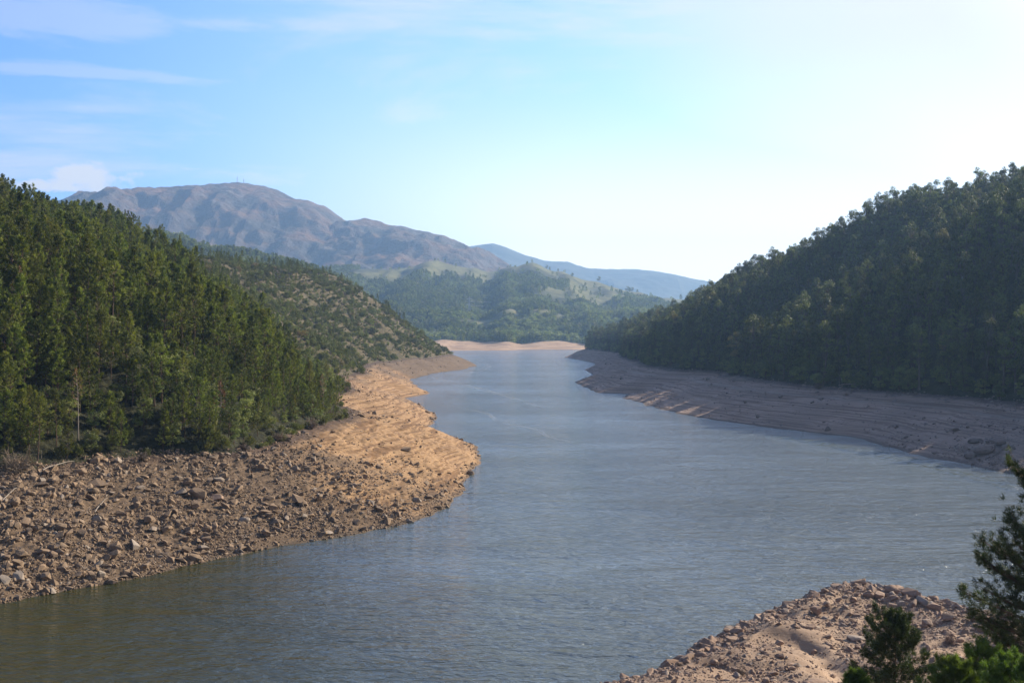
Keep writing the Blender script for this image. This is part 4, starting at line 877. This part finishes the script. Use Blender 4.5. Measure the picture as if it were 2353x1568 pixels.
for zz, wd in ((hp * .62, 8), (hp * .75, 9.5), (hp * .88, 7)):
    A = Acc()
    for s in (-1, 1): bar(A, (0, 0, zz + 1.4), (s * wd, 0, zz), 0.3); bar(A, (0, 0, zz - .6), (s * wd, 0, zz), 0.3); bar(A, (s * wd, 0, zz), (s * wd, 0, zz - 2.2), 0.25)
    link('cross_arm', A.get('cross_arm', [M_steel]), e)
e.rotation_euler = (0, 0, 0.5); tag(e, 'steel lattice power pylon among the trees beyond the far shore', 'pylon')
for s, zz, lb in ((-1, .62, 'lowest left'), (1, .62, 'lowest right'), (-1, .88, 'upper left'), (1, .88, 'upper right')):
    A = Acc(); p = np.array(PY) + [s * 6, 0, hp * zz - 2]
    for q, sg in ((np.array(at(985, 765, 2050)) + [s * 6, 0, 0], 12), (np.array(at(1225, 655, 3250)) + [s * 6, 0, 0], 22)):
        u = np.linspace(0, 1, 13)[:, None]; C_ = p * (1 - u) + q * u - np.array([0, 0, 1]) * sg * 4 * u * (1 - u); A.add(*tube(C_, np.full(13, 0.07), 3))
    o = link('power_cable', A.get('power_cable', [M_steel])); tag(o, '%s cable strung from the far pylon' % lb, 'power cable', 'cables on the far pylon')
for px, top, lb in ((545, 404, 'taller left antenna mast on the mountain summit'), (560, 408, 'shorter right antenna mast on the mountain summit')):
    x = (px - 1176) / FPX * 5600; z = HC + (YH - 421) / FPX * 5600; H = (421 - top) / FPX * 5600; e = link('antenna_mast', None, loc=(x, 5600, z - 4)); A = Acc()
    lattice(A, [(0, 1.5), (H * .7, 1.0), (H + 4, 0.25)], 6, 0.38); link('mast_frame', A.get('mast_frame', [M_steel]), e)
    A = Acc(); bar(A, (0, 0, H * .6), (0, 0, H * .85), 1.6); bar(A, (-2, 0, H * .5), (2, 0, H * .5), 0.9); link('antenna_drum', A.get('antenna_drum', [M_steel]), e); tag(e, lb, 'antenna mast')
# ------------------------------------------------------------------ streaks and wakes on the water
def mat_foam():
    m = Mat('foam_streak'); a = m.noise(0.7, 6, 0.75); b = m.noise(0.05, 3, 0.6)
    d = m.n('ShaderNodeBsdfPrincipled'); d.inputs['Base Color'].default_value = (0.42, 0.45, 0.46, 1); d.inputs['Roughness'].default_value = 0.6
    t = m.n('ShaderNodeBsdfTransparent'); mx = m.n('ShaderNodeMixShader'); m.set(mx.inputs[0], m.math('MULTIPLY', m.mr(a, 0.42, 0.62), m.mr(b, 0.35, 0.65, 0.0, 0.45)))
    m.t.links.new(t.outputs[0], mx.inputs[1]); m.t.links.new(d.outputs[0], mx.inputs[2]); m.t.links.new(mx.outputs[0], m.out.inputs['Surface']); return m.m
M_foam = mat_foam()
def spline(P, n):
    P = np.array(P, float); t = np.arange(len(P)); u = np.linspace(0, len(P) - 1, n); out_ = np.zeros((n, P.shape[1]))
    for i, x in enumerate(u):
        k = min(int(x), len(P) - 2); f = x - k; p0, p1, p2, p3 = P[max(k - 1, 0)], P[k], P[k + 1], P[min(k + 2, len(P) - 1)]
        out_[i] = 0.5 * (2 * p1 + (p2 - p0) * f + (2 * p0 - 5 * p1 + 4 * p2 - p3) * f * f + (3 * p1 - p0 - 3 * p2 + p3) * f ** 3)
    return out_
def ribbon(name, pts, wid, mat, hts, label, kind='stuff', cat=None):
    C_ = spline([S(*p) for p in pts], 90); T_ = np.gradient(C_, axis=0); T_ /= np.linalg.norm(T_, axis=1)[:, None]; Nn = np.stack([-T_[:, 1], T_[:, 0]], 1)
    m_ = len(hts); a = np.linspace(-0.5, 0.5, m_); tp = np.sin(np.linspace(0.05, np.pi - 0.05, 90)) ** 0.5
    v = np.zeros((90, m_, 3)); v[:, :, :2] = C_[:, None] + Nn[:, None] * (a[None, :, None] * (wid * tp)[:, None, None]); v[:, :, 2] = 0.004 + np.array(hts)[None] * tp[:, None]
    i = np.arange(90 * m_).reshape(90, m_); f = np.stack([i[:-1, :-1], i[:-1, 1:], i[1:, 1:], i[1:, :-1]], -1).reshape(-1, 4)
    o = link(name, mesh(name, v.reshape(-1, 3), f, [mat], True)); return tag(o, label, cat, kind=kind)
ribbon('foam', [(1092, 828), (1120, 836), (1112, 849), (1060, 858), (1005, 863), (1010, 871), (1060, 882), (1130, 900), (1190, 918), (1240, 935)], 5.5, M_foam, [0, 0.01, 0], 'long curved pale foam line winding up the lake')
ribbon('foam', [(1068, 938), (1120, 950), (1150, 970), (1225, 984), (1270, 1006), (1345, 1020)], 2.2, M_foam, [0, 0.01, 0], 'shorter pale foam line nearer the sandy point')
wk = [0, 0.05, 0.3, 0.03, 0.05, 0.32, 0.03, 0.05, 0.25, 0]
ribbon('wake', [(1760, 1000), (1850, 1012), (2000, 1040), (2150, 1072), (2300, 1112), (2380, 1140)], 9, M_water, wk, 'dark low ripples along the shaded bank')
